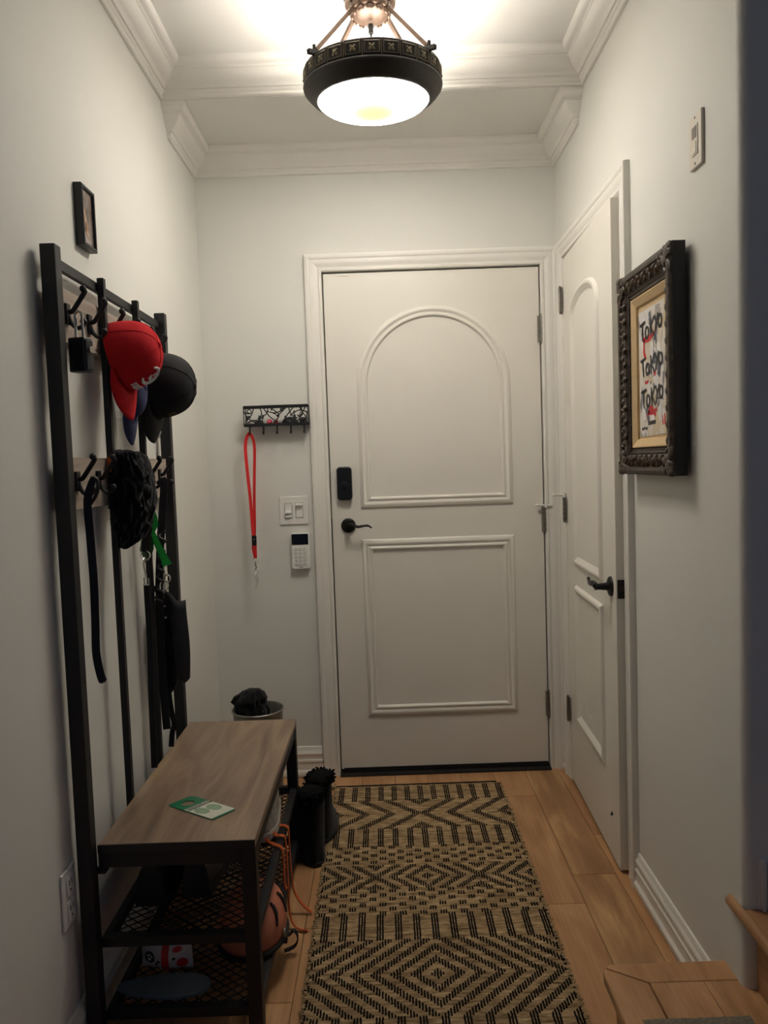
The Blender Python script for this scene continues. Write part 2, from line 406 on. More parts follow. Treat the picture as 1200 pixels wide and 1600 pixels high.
MB().box((DX0+.001, .0, 1.065), (DX0+.006, .012, 1.115)).build('latch_plate', M_STEEL, d1, smooth=0)
def hinge(parent, c, axis, h=.1, m=M_STEEL, pin=False):
    c = Vector(c); mb = MB()
    for k in range(5):
        z0 = c.z-h/2+k*h/5; mb.lathe([(0,z0+.0008),(.006,z0+.0008),(.006,z0+h/5-.0008),(0,z0+h/5-.0008)], 12, (c.x, c.y, 0))
    mb.ball((c.x, c.y, c.z+h/2+.004), .005).ball((c.x, c.y, c.z-h/2-.004), .005)
    if axis == 'x': mb.box((c.x-.016, c.y+.004, c.z-h/2), (c.x+.012, c.y+.007, c.z+h/2))
    else: mb.box((c.x+.003, c.y-.020, c.z-h/2), (c.x+.006, c.y+.016, c.z+h/2))
    return mb.build('hinge', m, parent)
for z in (1.885, 1.085, .285): hinge(d1, (DX1+.001, -.008, z), 'x', .11)
st = MB().tube([(DX1-.035, -.016, 1.146), (DX1+.028, -.016, 1.143)], .0045, 8).tube([(DX1+.001,-.016,1.135),(DX1+.001,-.016,1.155)], .006, 8).ball((DX1-.037,-.016,1.146), .007)
st.build('hinge_pin_stop', M_WHITEPL, d1)
MB().box((SX0+.01, SY-.006, .006), (SX1-.004, SY+.03, .028)).build('door_sweep', M_GAP, d1, smooth=0)
MB().box((SX0+.06, -.0, SZ1-.012), (SX0+.11, SY+.001, SZ1-.004)).build('alarm_contact', M_WHITEPL, d1, smooth=0)
struct(MB().box((DX0, -.03, 0), (DX1, .12, .008)).box((DX0, .03, 0), (DX1, .12, .016)).build('trim_5', mat('dark_threshold', (44, 42, 40), .6, .3, bump=.3, bscale=60), smooth=0))
struct(MB().box((DX0-.05, .121, 0), (DX1+.05, .14, DZ+.05)).build('door_light_block', M_GAP, smooth=0))  # added unseen panel that stops world light leaking through the door gaps

# ------------------------------------------------------------------ closet door, standing slightly open
HX, HY = XR-.010, RY0-.004
ang = math.atan2(.024, .735)
d2 = sempty('door_2', (HX, HY, 0), (0, 0, 0))
DW, DT = .737, .033
rotd = Matrix.Rotation(-ang, 4, 'Z')
def d2b(mb, name, m, parent=None, **k):
    # local frame: door lies along -Y, its room face at x=0 looking to -X
    mb.xf(rotd); return mb.build(name, m, parent or d2, local=True, **k)
d2b(MB().box((0, -DW, .012), (DT, 0, RZ-.010)), 'slab', M_DOOR, smooth=0, bevel=.0015)
fd2 = lambda a, b, h: (-h, a, b)
PM2 = [(0,0),(.003,.006),(.009,.011),(.017,.012),(.027,.006),(.034,.001),(.036,0)]
def d2m(name, path): return d2b(MB().sweep(path, PM2, fd2, closed=True), name, M_DOOR, smooth=30)
y0, y1 = -.155, -.575; yc = (y0+y1)/2; hw = (y0-y1)/2
# arch of three-centre form (flat shoulders)
top = [(yc+hw*math.cos(t), 1.86+.105*math.sin(t)**.8) for t in [math.pi*k/24 for k in range(1, 24)]]
d2m('arched_moulding', [(y0, .925), (y0, 1.84)] + top + [(y1, 1.84), (y1, .925)])
d2m('lower_moulding', [(y0, .30), (y0, .845), (y1, .845), (y1, .30)])
for z in (1.975, 1.135, .305):
    hinge(d2, (HX-.010, HY+.006, z), 'y', .095)
HZ = .925
d2b(MB().lathe([(0,-.010),(.022,-.010),(.031,-.006),(.033,0)], 32, (0, -DW+.062, HZ), 'x'), 'rosette', M_BRONZE)
lv = MB().lathe([(.013,-.010),(.010,-.045),(.012,-.052),(0,-.054)], 18, (0, -DW+.062, HZ), 'x')
lv.tube(bez([(-.048,-DW+.060,HZ+.002), (-.052,-DW+.085,HZ+.008), (-.052,-DW+.115,HZ+.002), (-.050,-DW+.14,HZ+.004), (-.048,-DW+.165,HZ+.012)], 6), [.010]*8+[.008]*10+[.006]*7, 10)
d2b(lv, 'lever', M_BRONZE)
d2b(MB().box((.004, -DW-.0015, HZ-.03), (DT-.004, -DW+.001, HZ+.03)), 'latch_plate', M_BRONZE, smooth=0)
d2b(MB().box((.011, -DW-.007, HZ-.008), (DT-.011, -DW, HZ+.008)), 'latch_bolt', M_NICKEL, smooth=0, bevel=.002)
d2b(MB().lathe([(0,-.003),(.005,-.003),(.005,0)], 12, (0, -DW+.09, .16), 'x').ball((-.002,-DW+.093,.155), .004), 'screw_hole', M_GAP)
st = MB().tube([(HX-.012, HY+.006, 1.19), (HX-.05, HY-.005, 1.193)], .0045, 8).ball((HX-.055, HY-.006, 1.193), .007).tube([(HX-.010,HY+.006,1.178),(HX-.010,HY+.006,1.20)], .006, 8)
st.build('hinge_pin_stop', M_WHITEPL, d2)
MB().box((XR+.0005, RY1-.004, 0), (XR+.1, RY1+.010, RZ)).box((XR+.0005, RY0-.002, 0), (XR+.1, RY0+.012, RZ)).box((XR+.0005, RY1, RZ-.010), (XR+.1, RY0, RZ+.004)).build('jamb', M_TRIM, d2, smooth=0)

# ------------------------------------------------------------------ stairs going up to the right
TZ1, TZ2 = .168, .350
def nosing(x0, x1, ya, yb, z, t=.028):
    """board whose left edge (x0) is rounded"""
    pr = [(x1, z-t), (x1, z)] + [(x0+t/2-t/2*math.sin(a), z-t/2+t/2*math.cos(a)) for a in [math.pi*k/8 for k in range(9)]]
    return MB().prism([(x, ya, zz) for x, zz in pr], (0, yb-ya, 0))
s1 = empty('stair_step', (.6, -2.3, 0), 'lowest oak stair step with rounded nosing below grey mat', 'stair step')
MB().prism([(.452,-3.0,TZ1-.028),(.452,-1.592,TZ1-.028),(.455,-1.580,TZ1-.028),(.462,-1.572,TZ1-.028),(.544,-1.627,TZ1-.028),(.544,-3.0,TZ1-.028)], (0,0,.028)).build('nosing', M_STAIR, s1, smooth=30, bevel=.006, segs=3)
MB().prism([(.4625,-1.571,TZ1-.028),(.474,-1.562,TZ1-.028),(.80,-1.558,TZ1-.028),(.80,-1.627,TZ1-.028),(.545,-1.627,TZ1-.028)], (0,0,.028)).build('return_board', M_STAIR, s1, smooth=30, bevel=.002)
MB().box((.545, -3.0, TZ1-.028), (.664, -1.628, TZ1-.0005)).build('tread_plank', M_STAIR, s1, smooth=0, bevel=.001)
MB().box((.665, -3.0, TZ1-.028), (.80, -1.628, TZ1-.0005)).build('tread_plank', M_STAIR, s1, smooth=0, bevel=.001)
MB().box((.48, -3.0, 0), (.50, -1.59, TZ1-.028)).box((.50, -1.605, 0), (.72, -1.59, TZ1-.028)).build('riser', M_STAIR, s1, smooth=0)
s2 = empty('stair_step', (.95, -2.3, TZ1), 'second oak stair step lapping the end of right wall', 'stair step')
nosing(.727, 1.03, -3.0, YE-.001, TZ2).build('tread', M_STAIR, s2, smooth=30)
nosing(.727, .741, YE-.001, -1.598, TZ2).build('nosing_return', M_STAIR, s2, smooth=30)
MB().box((.768, -3.0, TZ1), (.785, YE-.002, TZ2-.028)).build('riser', M_STAIR, s2, smooth=0)
pl = MB()
for k, (a, b, d) in enumerate(((.772, .778, .004), (.778, .785, .011), (.785, .790, .005), (.790, .799, .014), (.799, 1.6, .012))):
    pl.box((a, YE-d, TZ2), (b, YE, TZ2+.115-.004*k if k < 4 else TZ2+.10))
struct(pl.build('baseboard_stair', M_TRIM, smooth=0))
mt = MB(); nx, ny = 40, 40
for i in range(nx+1):
    for j in range(ny+1):
        x = .49+.225*i/nx; y = -1.74-.5*j/ny
        e = min(i, nx-i, j, ny-j); mt.v.append(V(x+.002*noise.noise(V(x*90,y*90,0)), y+.002*noise.noise(V(x*90,y*90,4)), TZ1+(.0 if e == 0 else .010+.003*noise.noise(V(x*260, y*260, 1)))))
for i in range(nx):
    for j in range(ny): mt.f.append((i*(ny+1)+j, (i+1)*(ny+1)+j, (i+1)*(ny+1)+j+1, i*(ny+1)+j+1))
tag(mt.build('stair_mat', M_GREYCARPET), 'grey looped carpet mat lying on lowest stair step', 'mat')
# ------------------------------------------------------------------ ceiling fixture
LX, LY = -.002, -.865
lamp = empty('ceiling_lamp', (LX, LY, ZC), 'semi-flush ceiling lamp with dark studded ring and glowing opal bowl', 'ceiling lamp')
cp = MB().lathe([(0,-.001),(.074,-.001),(.080,-.006),(.080,-.016),(.074,-.021),(.078,-.027),(.076,-.034),(.066,-.038),(.060,-.044),(.058,-.058),(.050,-.068),(.030,-.074),(0,-.075)], 40, (LX, LY, ZC)).build('canopy', M_NICKEL, lamp)
pt = MB()
for k in range(12):
    a = 2*math.pi*k/12+.26
    for (z, r, ln, wd) in ((-.046, .061, .018, .014), (-.064, .055, .013, .012)):
        aa = a + (.26 if z < -.06 else 0); s0 = len(pt.v)
        pt.ball((0,0,0), 1, 8, 6, (wd*.95, .006, ln*.75)); pt.xf(Matrix.Translation((LX+r*math.sin(aa), LY-r*math.cos(aa), ZC+z)) @ Matrix.Rotation(aa, 4, 'Z'), s0)
pt.build('leaf_ornament', M_NICKEL, cp)
MB().tube([(LX,LY,ZC-.088),(LX,LY,ZC-.115)], .008, 10).tube([(LX,LY,ZC-.11),(LX,LY,ZC-.30)], .0035, 8).build('centre_rod', M_BRONZE, lamp)
tilt = Matrix.Translation((LX, LY, 2.50)) @ Matrix.Rotation(R(3.5), 4, 'X') @ Matrix.Translation((-LX, -LY, -2.50))
RB, RT = 2.487, 2.532           # band bottom / top
rg = MB().lathe([(.190,RB-.02),(.190,RT-.002),(.194,RT+.003),(.203,RT+.003),(.205,RT),(.203,RT-.003),(.203,RB+.003),(.209,RB),(.211,RB-.006),(.209,RB-.013),(.203,RB-.018),(.200,RB-.024),(.194,RB-.027),(.190,RB-.034),(.182,RB-.038),(.176,RB-.044),(.169,RB-.045),(.166,RB-.041),(.168,RB-.036),(.190,RB-.02)], 72, (LX,LY,0)).xf(tilt)
ring = rg.build('ring', M_PEWTER, lamp, smooth=50)
NT = 24
tl = MB().box((-.0262,-.0035,-.019),(.0262,0,.019)).build('tile', M_PEWTER, lamp, local=True, smooth=0, bevel=.0012)
dv = MB().box((-.0008,-.0045,-.021),(.0008,0,.021)).build('divider', M_GOLDP, lamp, local=True, smooth=0)
sd = MB()
for q in range(4):
    s0 = len(sd.v); sd.ball((0,0,0), 1, 8, 5, (.0062,.003,.0042)); sd.xf(Matrix.Translation((.006*math.cos(q*math.pi/2+.78),-.0035,.006*math.sin(q*math.pi/2+.78))) @ Matrix.Rotation(-(q*math.pi/2+.78), 4, 'Y'), s0)
sd.ball((0,-.005,0), .0042, 8, 6)
for q in range(4): sd.tube([(.021*sx, -.004, .015*sz) for sx, sz in (((-1,-1),(1,-1)),((1,-1),(1,1)),((1,1),(-1,1)),((-1,1),(-1,-1)))[q]], .0012, 5)
st_ = sd.build('flower_stud', M_GOLDP, tl, local=True)
def put(o, a, r, parent, cpy):
    c = o if not cpy else o.copy()
    if cpy: COL.objects.link(c)
    c.parent = parent
    Mw = tilt @ Matrix.Translation((LX+r*math.sin(a), LY-r*math.cos(a), (RB+RT)/2)) @ Matrix.Rotation(a, 4, 'Z')
    c.matrix_basis = Matrix.Translation(-Vector((LX, LY, ZC))) @ Mw
    return c
for k in range(NT):
    a = 2*math.pi*k/NT
    c = put(tl, a, .2035, lamp, k > 0)
    if k > 0:
        s2_ = st_.copy(); COL.objects.link(s2_); s2_.parent = c
    put(dv, a+math.pi/NT, .2035, lamp, k > 0)
# opal glass bowl; uneven bulb glow painted in, bright rim to dim yellow centre
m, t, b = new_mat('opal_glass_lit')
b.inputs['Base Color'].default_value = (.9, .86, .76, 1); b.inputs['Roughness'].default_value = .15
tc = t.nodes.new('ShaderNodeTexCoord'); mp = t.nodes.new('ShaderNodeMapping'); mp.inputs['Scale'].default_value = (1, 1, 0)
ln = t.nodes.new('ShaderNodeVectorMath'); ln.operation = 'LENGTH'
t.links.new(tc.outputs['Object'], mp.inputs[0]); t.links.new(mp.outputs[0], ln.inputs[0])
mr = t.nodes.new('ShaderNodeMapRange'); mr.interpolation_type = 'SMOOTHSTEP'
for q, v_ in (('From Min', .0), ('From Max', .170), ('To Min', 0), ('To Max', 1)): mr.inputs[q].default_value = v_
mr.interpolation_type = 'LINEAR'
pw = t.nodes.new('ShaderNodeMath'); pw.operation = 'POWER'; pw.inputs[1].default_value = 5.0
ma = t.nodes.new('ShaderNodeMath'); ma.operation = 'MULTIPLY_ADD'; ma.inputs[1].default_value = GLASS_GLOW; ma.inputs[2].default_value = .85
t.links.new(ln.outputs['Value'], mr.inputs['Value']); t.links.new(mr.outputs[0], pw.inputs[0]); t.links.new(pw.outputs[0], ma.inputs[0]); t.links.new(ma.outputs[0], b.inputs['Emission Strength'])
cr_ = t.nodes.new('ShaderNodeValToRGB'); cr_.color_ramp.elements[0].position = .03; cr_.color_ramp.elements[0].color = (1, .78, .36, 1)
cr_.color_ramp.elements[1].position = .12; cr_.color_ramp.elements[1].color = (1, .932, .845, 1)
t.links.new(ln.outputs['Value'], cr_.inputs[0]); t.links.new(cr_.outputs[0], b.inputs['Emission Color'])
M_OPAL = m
GB = .045
prof = [(.170*math.sin(R(q)) , RB-.038-GB*(math.cos(R(q))) + .0) for q in range(0, 91, 6)]
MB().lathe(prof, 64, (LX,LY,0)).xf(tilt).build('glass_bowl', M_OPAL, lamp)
# arms with clamps
for sx in (-1, 1):
    for sy in (-1, 1):
        A = V(LX+sx*.050, LY+sy*.028, ZC-.052); B = tilt @ V(LX+sx*.160, LY+sy*.118, RT+.012)
        arm = MB().tube([A, A+(B-A)*.55, B], .0078, 4, up=(0,0,1))
        arm.tube([A+V(sx*.004,sy*.003,-.012), A+V(sx*.004,sy*.003,.010)], .007, 8)
        ar = arm.build('arm', M_NICKEL, lamp, smooth=30)
        d = (B-A).normalized(); u = V(d.x, d.y, 0).normalized(); pz = V(-u.y, u.x, 0)
        cl = MB().tube([B-u*.014+V(0,0,-.006), B+u*.028+V(0,0,-.012)], .0085, 4)
        cl.tube([B+u*.006+V(0,0,-.02), B+u*.006+V(0,0,.012)], .005, 8)
        cl.build('clamp', M_BRONZE, ar, smooth=30)
m, t, b = new_mat('lit_bulb'); b.inputs['Base Color'].default_value = (1,1,1,1)
b.inputs['Emission Color'].default_value = (1, .94, .88, 1); b.inputs['Emission Strength'].default_value = BULB_W/(math.pi*4*math.pi*.026**2)
M_BULB = m
for k in range(3):
    a = 2*math.pi*k/3+math.pi/2
    p = V(LX+.085*math.cos(a), LY+.085*math.sin(a), RB-.012)
    MB().ball(p, .026, 14, 10).build('bulb', M_BULB, lamp)

# ------------------------------------------------------------------ woven rug
RX0, RX1, RYA, RYB = -.252, .425, -.152, -1.85
PIT = .0076; NC = int((RX1-RX0)/PIT); RC = (RX0+RX1)/2-.002
NR = int((RYA-RYB)/PIT)
m, t, b = new_mat('jute_cord'); b.inputs['Roughness'].default_value = .95; b.inputs['Specular IOR Level'].default_value = .15
tc = t.nodes.new('ShaderNodeTexCoord'); mp = t.nodes.new('ShaderNodeMapping'); mp.inputs['Scale'].default_value = (22, 130, 60)
n = t.nodes.new('ShaderNodeTexNoise'); n.inputs['Scale'].default_value = 1.0; n.inputs['Detail'].default_value = 5
r = t.nodes.new('ShaderNodeValToRGB'); e = r.color_ramp.elements
e[0].position = .3; e[0].color = lin((112, 90, 64)); e[1].position = .72; e[1].color = lin((206, 178, 138)); k = e.new(.5); k.color = lin((164, 138, 102))
t.links.new(tc.outputs['Object'], mp.inputs[0]); t.links.new(mp.outputs[0], n.inputs['Vector']); t.links.new(n.outputs['Fac'], r.inputs[0]); t.links.new(r.outputs[0], b.inputs['Base Color'])
bp = t.nodes.new('ShaderNodeBump'); bp.inputs['Strength'].default_value = .7; bp.inputs['Distance'].default_value = .004
mp2 = t.nodes.new('ShaderNodeMapping'); mp2.inputs['Scale'].default_value = (120, 500, 500); n2 = t.nodes.new('ShaderNodeTexNoise'); n2.inputs['Scale'].default_value = 1
t.links.new(tc.outputs['Object'], mp2.inputs[0]); t.links.new(mp2.outputs[0], n2.inputs['Vector']); t.links.new(n2.outputs['Fac'], bp.inputs['Height']); t.links.new(bp.outputs[0], b.inputs['Normal'])
M_JUTE = m
M_YARN = mat('black_yarn', (26, 23, 22), .95, var=.3, scale=300, spec=.15)
rug = empty('runner_rug', ((RX0+RX1)/2, (RYA+RYB)/2, 0), 'tan jute runner rug with black woven stripes and diamonds', 'rug')
random.seed(3)
cords = MB(); SEG = 48
for j in range(NR):
    y = RYA-.004-j*PIT; e0 = random.uniform(-.007, .004); e1 = random.uniform(-.004, .007)
    pts = []; rad = []
    for i in range(SEG+1):
        x = RX0+e0 + (RX1+e1-RX0-e0)*i/SEG
        pts.append((x, y+.0016*noise.noise(V(x*40, j*.7, 0)), .0052+.0012*noise.noise(V(x*60, j*1.3, 3)))); rad.append(.0047*(1+.25*noise.noise(V(x*70, j*2.1, 9))))
    cords.tube(pts, rad, 5)
tag(cords.build('jute_cords', M_JUTE, rug), kind='stuff')
def band(y):
    for (a, b_, k, c) in ((-.165,-.30,'s',0),(-.30,-.535,'x',-.415),(-.535,-.665,'s',0),(-.665,-.79,'c',0),(-.79,-.935,'d',-.862),(-.935,-1.07,'c',0),(-1.07,-1.19,'s',0),(-1.19,-1.50,'b',-1.345),(-1.5,-1.62,'s',0),(-1.62,-1.75,'c',0),(-1.75,-1.85,'d',-1.82)):
        if a >= y > b_: return k, c, (a-y)
    return '', 0, 0
yarn = MB()
for j in range(NR):
    y = RYA-.004-j*PIT; kd, cy_, dv_ = band(y)
    for c in range(NC):
        x = RX0+.004+c*PIT; u = int(round((x-RC)/PIT)); v = int(round((y-cy_)/PIT)); on = False
        if kd == 's': on = (u % 7) in (0, 1, 2)
        elif kd == 'x': on = ((abs(u)-abs(v)) % 13) in (0, 1, 2, 3)
        elif kd == 'b': on = ((abs(u)+abs(v)) % 7) in (0, 1, 2)
        elif kd == 'd':
            h = 22; tri = abs((u + h) % (2*h) - h); on = ((tri+abs(v)) % 7) in (0, 1, 2)
        elif kd == 'c':
            row = int(dv_/.0245); on = ((u + (4 if row % 2 else 0)) % 8) in (0, 1, 2) and (dv_ % .0245) < .0152
        if not on: continue
        xx = x+random.uniform(-.0007,.0007); yy = y+random.uniform(-.0008,.0008); w_ = .0031; l_ = .0040; z0, z1 = .004, .0122+random.uniform(-.0006,.0008)
        yarn.add([(xx-w_,yy-l_,z0),(xx+w_,yy-l_,z0),(xx+w_,yy+l_,z0),(xx-w_,yy+l_,z0),(xx-w_*.6,yy-l_*.7,z1),(xx+w_*.6,yy-l_*.7,z1),(xx+w_*.6,yy+l_*.7,z1),(xx-w_*.6,yy+l_*.7,z1)],
                 [(4,5,6,7),(0,1,5,4),(1,2,6,5),(2,3,7,6),(3,0,4,7)])
    if j % 3 == 0:
        for ex in (RX0-.001, RX1+.001):
            yy = y+random.uniform(-.003,.003); yarn.ball((ex+random.uniform(-.004,.004), yy, .006), .0036, 6, 4, (1.3,.9,1.1))
tag(yarn.build('black_yarn_pattern', M_YARN, rug, smooth=0), kind='stuff')
fr = MB()
for j in range(0, NR, 2):
    y = RYA-.004-j*PIT
    for sx, ex in ((-1, RX0), (1, RX1)):
        L = random.uniform(.006, .013); fr.tube(bez([(ex-sx*.004, y, .006), (ex+sx*L, y-random.uniform(-.003,.005), .0075), (ex+sx*.001, y-.011, .005)], 4), .0026, 5)
tag(fr.build('edge_loops', M_JUTE, rug), kind='stuff')
MB().tube([(RX0-.004, RYA+.003, .008), (RX1-.012, RYA+.001, .009)], .0045, 8).build('end_binding', M_YARN, rug)
MB().ball((RX0-.012, RYA-.002, .013), .012, 10, 7, (1.2,1,.9)).build('end_knot', M_JUTE, rug)

# ------------------------------------------------------------------ hall tree with bench
ht = empty('hall_tree', (-.54, -1.12, 0), 'black metal hall tree with wooden bench, hook boards and mesh shelves', 'hall tree')
HB = .488
def hb(a, b_, name, m=M_BLACK, bev=.002, par=None): return box(a, b_).build(name, m, par or ht, smooth=0, bevel=bev)
PX0, PX1 = -.737, -.7035
hb((PX0,-1.582,0),(PX1,-1.5485,1.846),'post'); hb((PX0,-.745,0),(PX1,-.715,1.857),'post')
hb((PX0+.003,-1.548,1.806),(PX1-.018,-.745,1.830),'top_rail')
for y in (-1.283, -1.012):
    br = hb((-.7205,y-.009,.30),(-.7035,y+.009,1.840),'upright_bar', bev=.0015)
    for z in (1.82, 1.74, 1.67, 1.36, 1.29): MB().lathe([(0,y+.0135),(.004,y+.0135),(.0055,y+.009)], 10, (-.712,0,z), 'y').build('bolt', M_BLACK, br)
boards = []
for z0, z1 in ((1.645, 1.768), (1.263, 1.385)):
    boards.append(hb((-.7365,-1.548,z0),(-.7215,-.746,z1),'hook_board', M_BOARD, .0015))
def hook_mb():
    mb = MB().box((0,-.011,-.024),(.006,.011,.022))
    mb.tube(bez([(.004,0,.004),(.014,0,.005),(.024,0,.018),(.036,0,.035),(.044,0,.048),(.040,0,.057)], 5), [.0055]*20+[.0064]*6, 8)
    mb.ball((.041,0,.055), .0082, 10, 7)
    mb.tube(bez([(.004,0,-.006),(.012,0,-.024),(.024,0,-.033),(.035,0,-.029),(.038,0,-.021)], 5), .005, 8).ball((.038,0,-.019), .0085, 10, 7)
    return mb
hk = hook_mb().build('hook', M_BLACK, ht, local=True, bevel=0)
HYS = [-1.493+.132*i for i in range(6)]
first = True
for zc in (1.712, 1.330):
    for y in HYS:
        o = hk if first else hk.copy()
        if not first: COL.objects.link(o)
        o.parent = ht; o.location = Vector((-.7215, y, zc))-WLOC['hall_tree']; first = False
# bench
hb((-.7005,-1.545,HB-.020),(-.338,-.702,HB),'bench_top', M_BENCH, .001)
for ya_, yb_ in ((-1.5475,-1.545), (-.702,-.6995)): hb((-.7025,ya_,HB-.021),(-.338,yb_,HB-.0005),'edge_band', mat('black_edge_band', (30,29,29), .5), 0)
LG = .034
for y0_ in (-1.546, -.737): hb((-.338-LG,y0_,0),(-.338,y0_+LG,HB-.0205),'leg')
hb((-.7030,-1.546,HB-.056),(-.338-LG,-1.546+.028,HB-.0205),'bench_rail'); hb((-.703,-.731,HB-.056),(-.338-LG,-.703,HB-.0205),'bench_rail')
hb((-.338-LG+.004,-1.512,HB-.056),(-.340,-.737,HB-.0205),'bench_rail'); hb((-.703,-1.512,HB-.056),(-.685,-.737,HB-.0205),'bench_rail')
g = MB().prism([(-.708,-1.542,HB-.056),(-.708,-1.542,HB-.072),(-.690,-1.542,HB-.072),(-.682,-1.542,HB-.062),(-.682,-1.542,HB-.056)], (0,.006,0)); g.build('gusset', M_BLACK, ht, smooth=0)
for zs in (.238, .060):
    hb((-.708,-1.543,zs),(-.338-LG,-1.519,zs+.024),'shelf_rail'); hb((-.708,-.733,zs),(-.338-LG,-.709,zs+.024),'shelf_rail')
    hb((-.338-.024,-1.512,zs),(-.341,-.737,zs+.024),'shelf_rail'); hb((-.708,-1.519,zs),(-.688,-.733,zs+.024),'shelf_rail')
    ms = MB(); x0_, x1_, ya, yb_ = -.689, -.361, -1.520, -.732; dx, dy = .034, .030
    n1 = int((yb_-ya)/dy)+1; n2 = int((x1_-x0_)/dx)
    # diamonds: zig-zag strands running along y, neighbours touching
    for i in range(n2*2+1):
        pts = []
        xx = x0_ + i*(x1_-x0_)/(n2*2)
        for j in range(n1*2+1):
            yy = ya+(yb_-ya)*j/(n1*2)
            sgn = 1 if (i+j) % 2 else -1
            px = min(max(xx + sgn*(x1_-x0_)/(n2*4), x0_), x1_)
            pts.append((px, yy, zs+.019))
        ms.tube(pts, .0019, 4)
    tag(ms.build('mesh_panel', M_BLACK, ht, smooth=0), kind='stuff')
# ------------------------------------------------------------------ things on the hall tree
def frame(U, F, o):
    U = Vector(U).normalized(); F = Vector(F); F = (F - U*F.dot(U)).normalized(); S = F.cross(U)
    M = Matrix((S, F, U)).transposed().to_4x4(); M.translation = o; return M
def cap(name, o, U, F, m, label, sc=1.0, side=.078, front=.095, hgt=.115, button=None, seams=True, brim_m=None, squash=0.0, mb_brim=.075):
    M = frame(U, F, Vector(o)); root = empty(name, o, label, 'cap', None)
    d = MB(); n, mm = 36, 12
    def P(th, ph, k=1.0):   # th around (0 = front), ph 0 rim .. 90 top
        c, s_ = math.cos(ph), math.sin(ph)
        rr = c**.75; x = side*rr*math.sin(th); y = front*rr*math.cos(th); z = hgt*s_**.9
        dent = squash*math.exp(-((th-2.4)**2)/.5)*math.sin(ph*2)
        return V(x*(1-dent), y*(1-dent*.6), z*(1-dent*.4))*k
    for i in range(mm+1):
        for k in range(n): d.v.append(M @ P(2*math.pi*k/n, math.pi/2*i/mm))
    for i in range(mm):
        for k in range(n): d.f.append((i*n+k, i*n+(k+1)%n, (i+1)*n+(k+1)%n, (i+1)*n+k))
    dm = d.build('crown', m, root, smooth=60)
    so = dm.modifiers.new('thickness', 'SOLIDIFY'); so.thickness = .002; so.offset = -1
    if seams:
        for k in range(3):
            th = math.pi*k/3+math.pi/6*0; pts = [M @ P(th, math.pi/2*i/10, 1.004) for i in range(10)] + [M @ P(th+math.pi, math.pi/2*i/10, 1.004) for i in range(10, -1, -1)]
            MB().tube(pts, .0011, 5).build('seam', m, root)
    b = MB().ball((0,0,0), .007, 10, 6, (1,1,.6)); b.xf(M @ Matrix.Translation((0,0,hgt+.001))); b.build('button', button or m, root)
    br = MB(); na, nr = 20, 7
    for a in range(na+1):
        t = R(-62+124*a/na)
        for r_ in range(nr+1):
            k = r_/nr; L = mb_brim*max(0, math.cos(t*1.44))**.5
            x = side*math.sin(t)*(1+.05*k); y = front*math.cos(t) + L*k - .0
            z = .004 - .035*(x/side)**2*k**.8*.9*(L/mb_brim) - .012*k*(L/mb_brim) + .018*math.sin(k*math.pi)*.3
            br.v.append(M @ V(x, y, z))
    for a in range(na):
        for r_ in range(nr): br.f.append((a*(nr+1)+r_, (a+1)*(nr+1)+r_, (a+1)*(nr+1)+r_+1, a*(nr+1)+r_+1))
    bo = br.build('brim', brim_m or m, root, smooth=60)
    so = bo.modifiers.new('thickness', 'SOLIDIFY'); so.thickness = .004; so.offset = 0
    return root, M, P
# red cap with white letter
rcap, MR, PR = cap('baseball_cap', (-.690, -1.245, 1.644), (.95, -.12, .26), (.30, -.20, -.93), M_RED, 'red baseball cap with white letter C hanging on upper hook board', squash=.12, side=.070)
def on_cap(P, M, th, ph, k=1.012): return M @ P(th, ph, k)
# logo: ring segment and inner spikes, laid on the front panel
def logo_c(M, P, parent):
    c = MB(); cen = (.14, R(40))
    def pt(a, r): return on_cap(P, M, cen[0]+r*math.cos(a)*1.15, cen[1]+r*math.sin(a))
    c.tube([pt(R(50+ 260*k/24), .26) for k in range(25)], .0056, 6, flat=.5)
    for a in (140, 225): c.tube([pt(R(a), .26), pt(R(a+12), .05)], .0032, 5, flat=.5)
    c.tube([pt(R(262), .10), pt(R(20), .02)], .0028, 5)
    return c.build('letter_emblem', M_WHTHR, parent)
logo_c(MR, PR, rcap)
wd_ = MB()
for q, th in enumerate((-.17, -.02, .13)):
    w0 = .05
    def pp(dt, dp): return on_cap(PR, MR, th+dt+.14, R(13)+dp, 1.012)
    wd_.tube([pp(-w0, -.05), pp(-w0, .08), pp(w0, .08), pp(w0, -.05)] if q != 1 else [pp(-w0, .08), pp(-w0, -.05), pp(w0, -.05), pp(w0, .08)], .0022, 5)
wd_.build('letter_row', M_WHTHR, rcap)
cap('baseball_cap', (-.703, -1.13, 1.575), (.98, -.12, .06), (-.02, -.05, -1), M_NAVY, 'navy cap mostly hidden behind the red cap', side=.040, front=.080, hgt=.045, seams=False)
bcap, MK, PK = cap('baseball_cap', (-.668, -.992, 1.598), (.99, -.12, -.05), (-.10, -.05, -.98), mat('black_cap_cloth', (16, 17, 20), .85, var=.2, scale=200, bump=.2, bscale=900), 'black baseball cap hanging beyond the red cap')
e = MB()
for k in range(3):
    a0 = .02+.12*k; e.tube([on_cap(PK, MK, a0, R(20)), on_cap(PK, MK, a0+.02, R(32)), on_cap(PK, MK, a0+.09, R(30)), on_cap(PK, MK, a0+.08, R(20))], .0016, 5)
e.build('stitched_emblem', mat('dull_gold_thread', (92, 78, 52), .7), bcap)
MB().ribbon([MK @ V(-.050, .128, -.008), MK @ V(-.046, .150, -.012)], .020, .001, MK.to_3x3() @ V(1,0,0)).build('brim_sticker', mat('silver_sticker', (150, 150, 150), .3, .6), bcap)

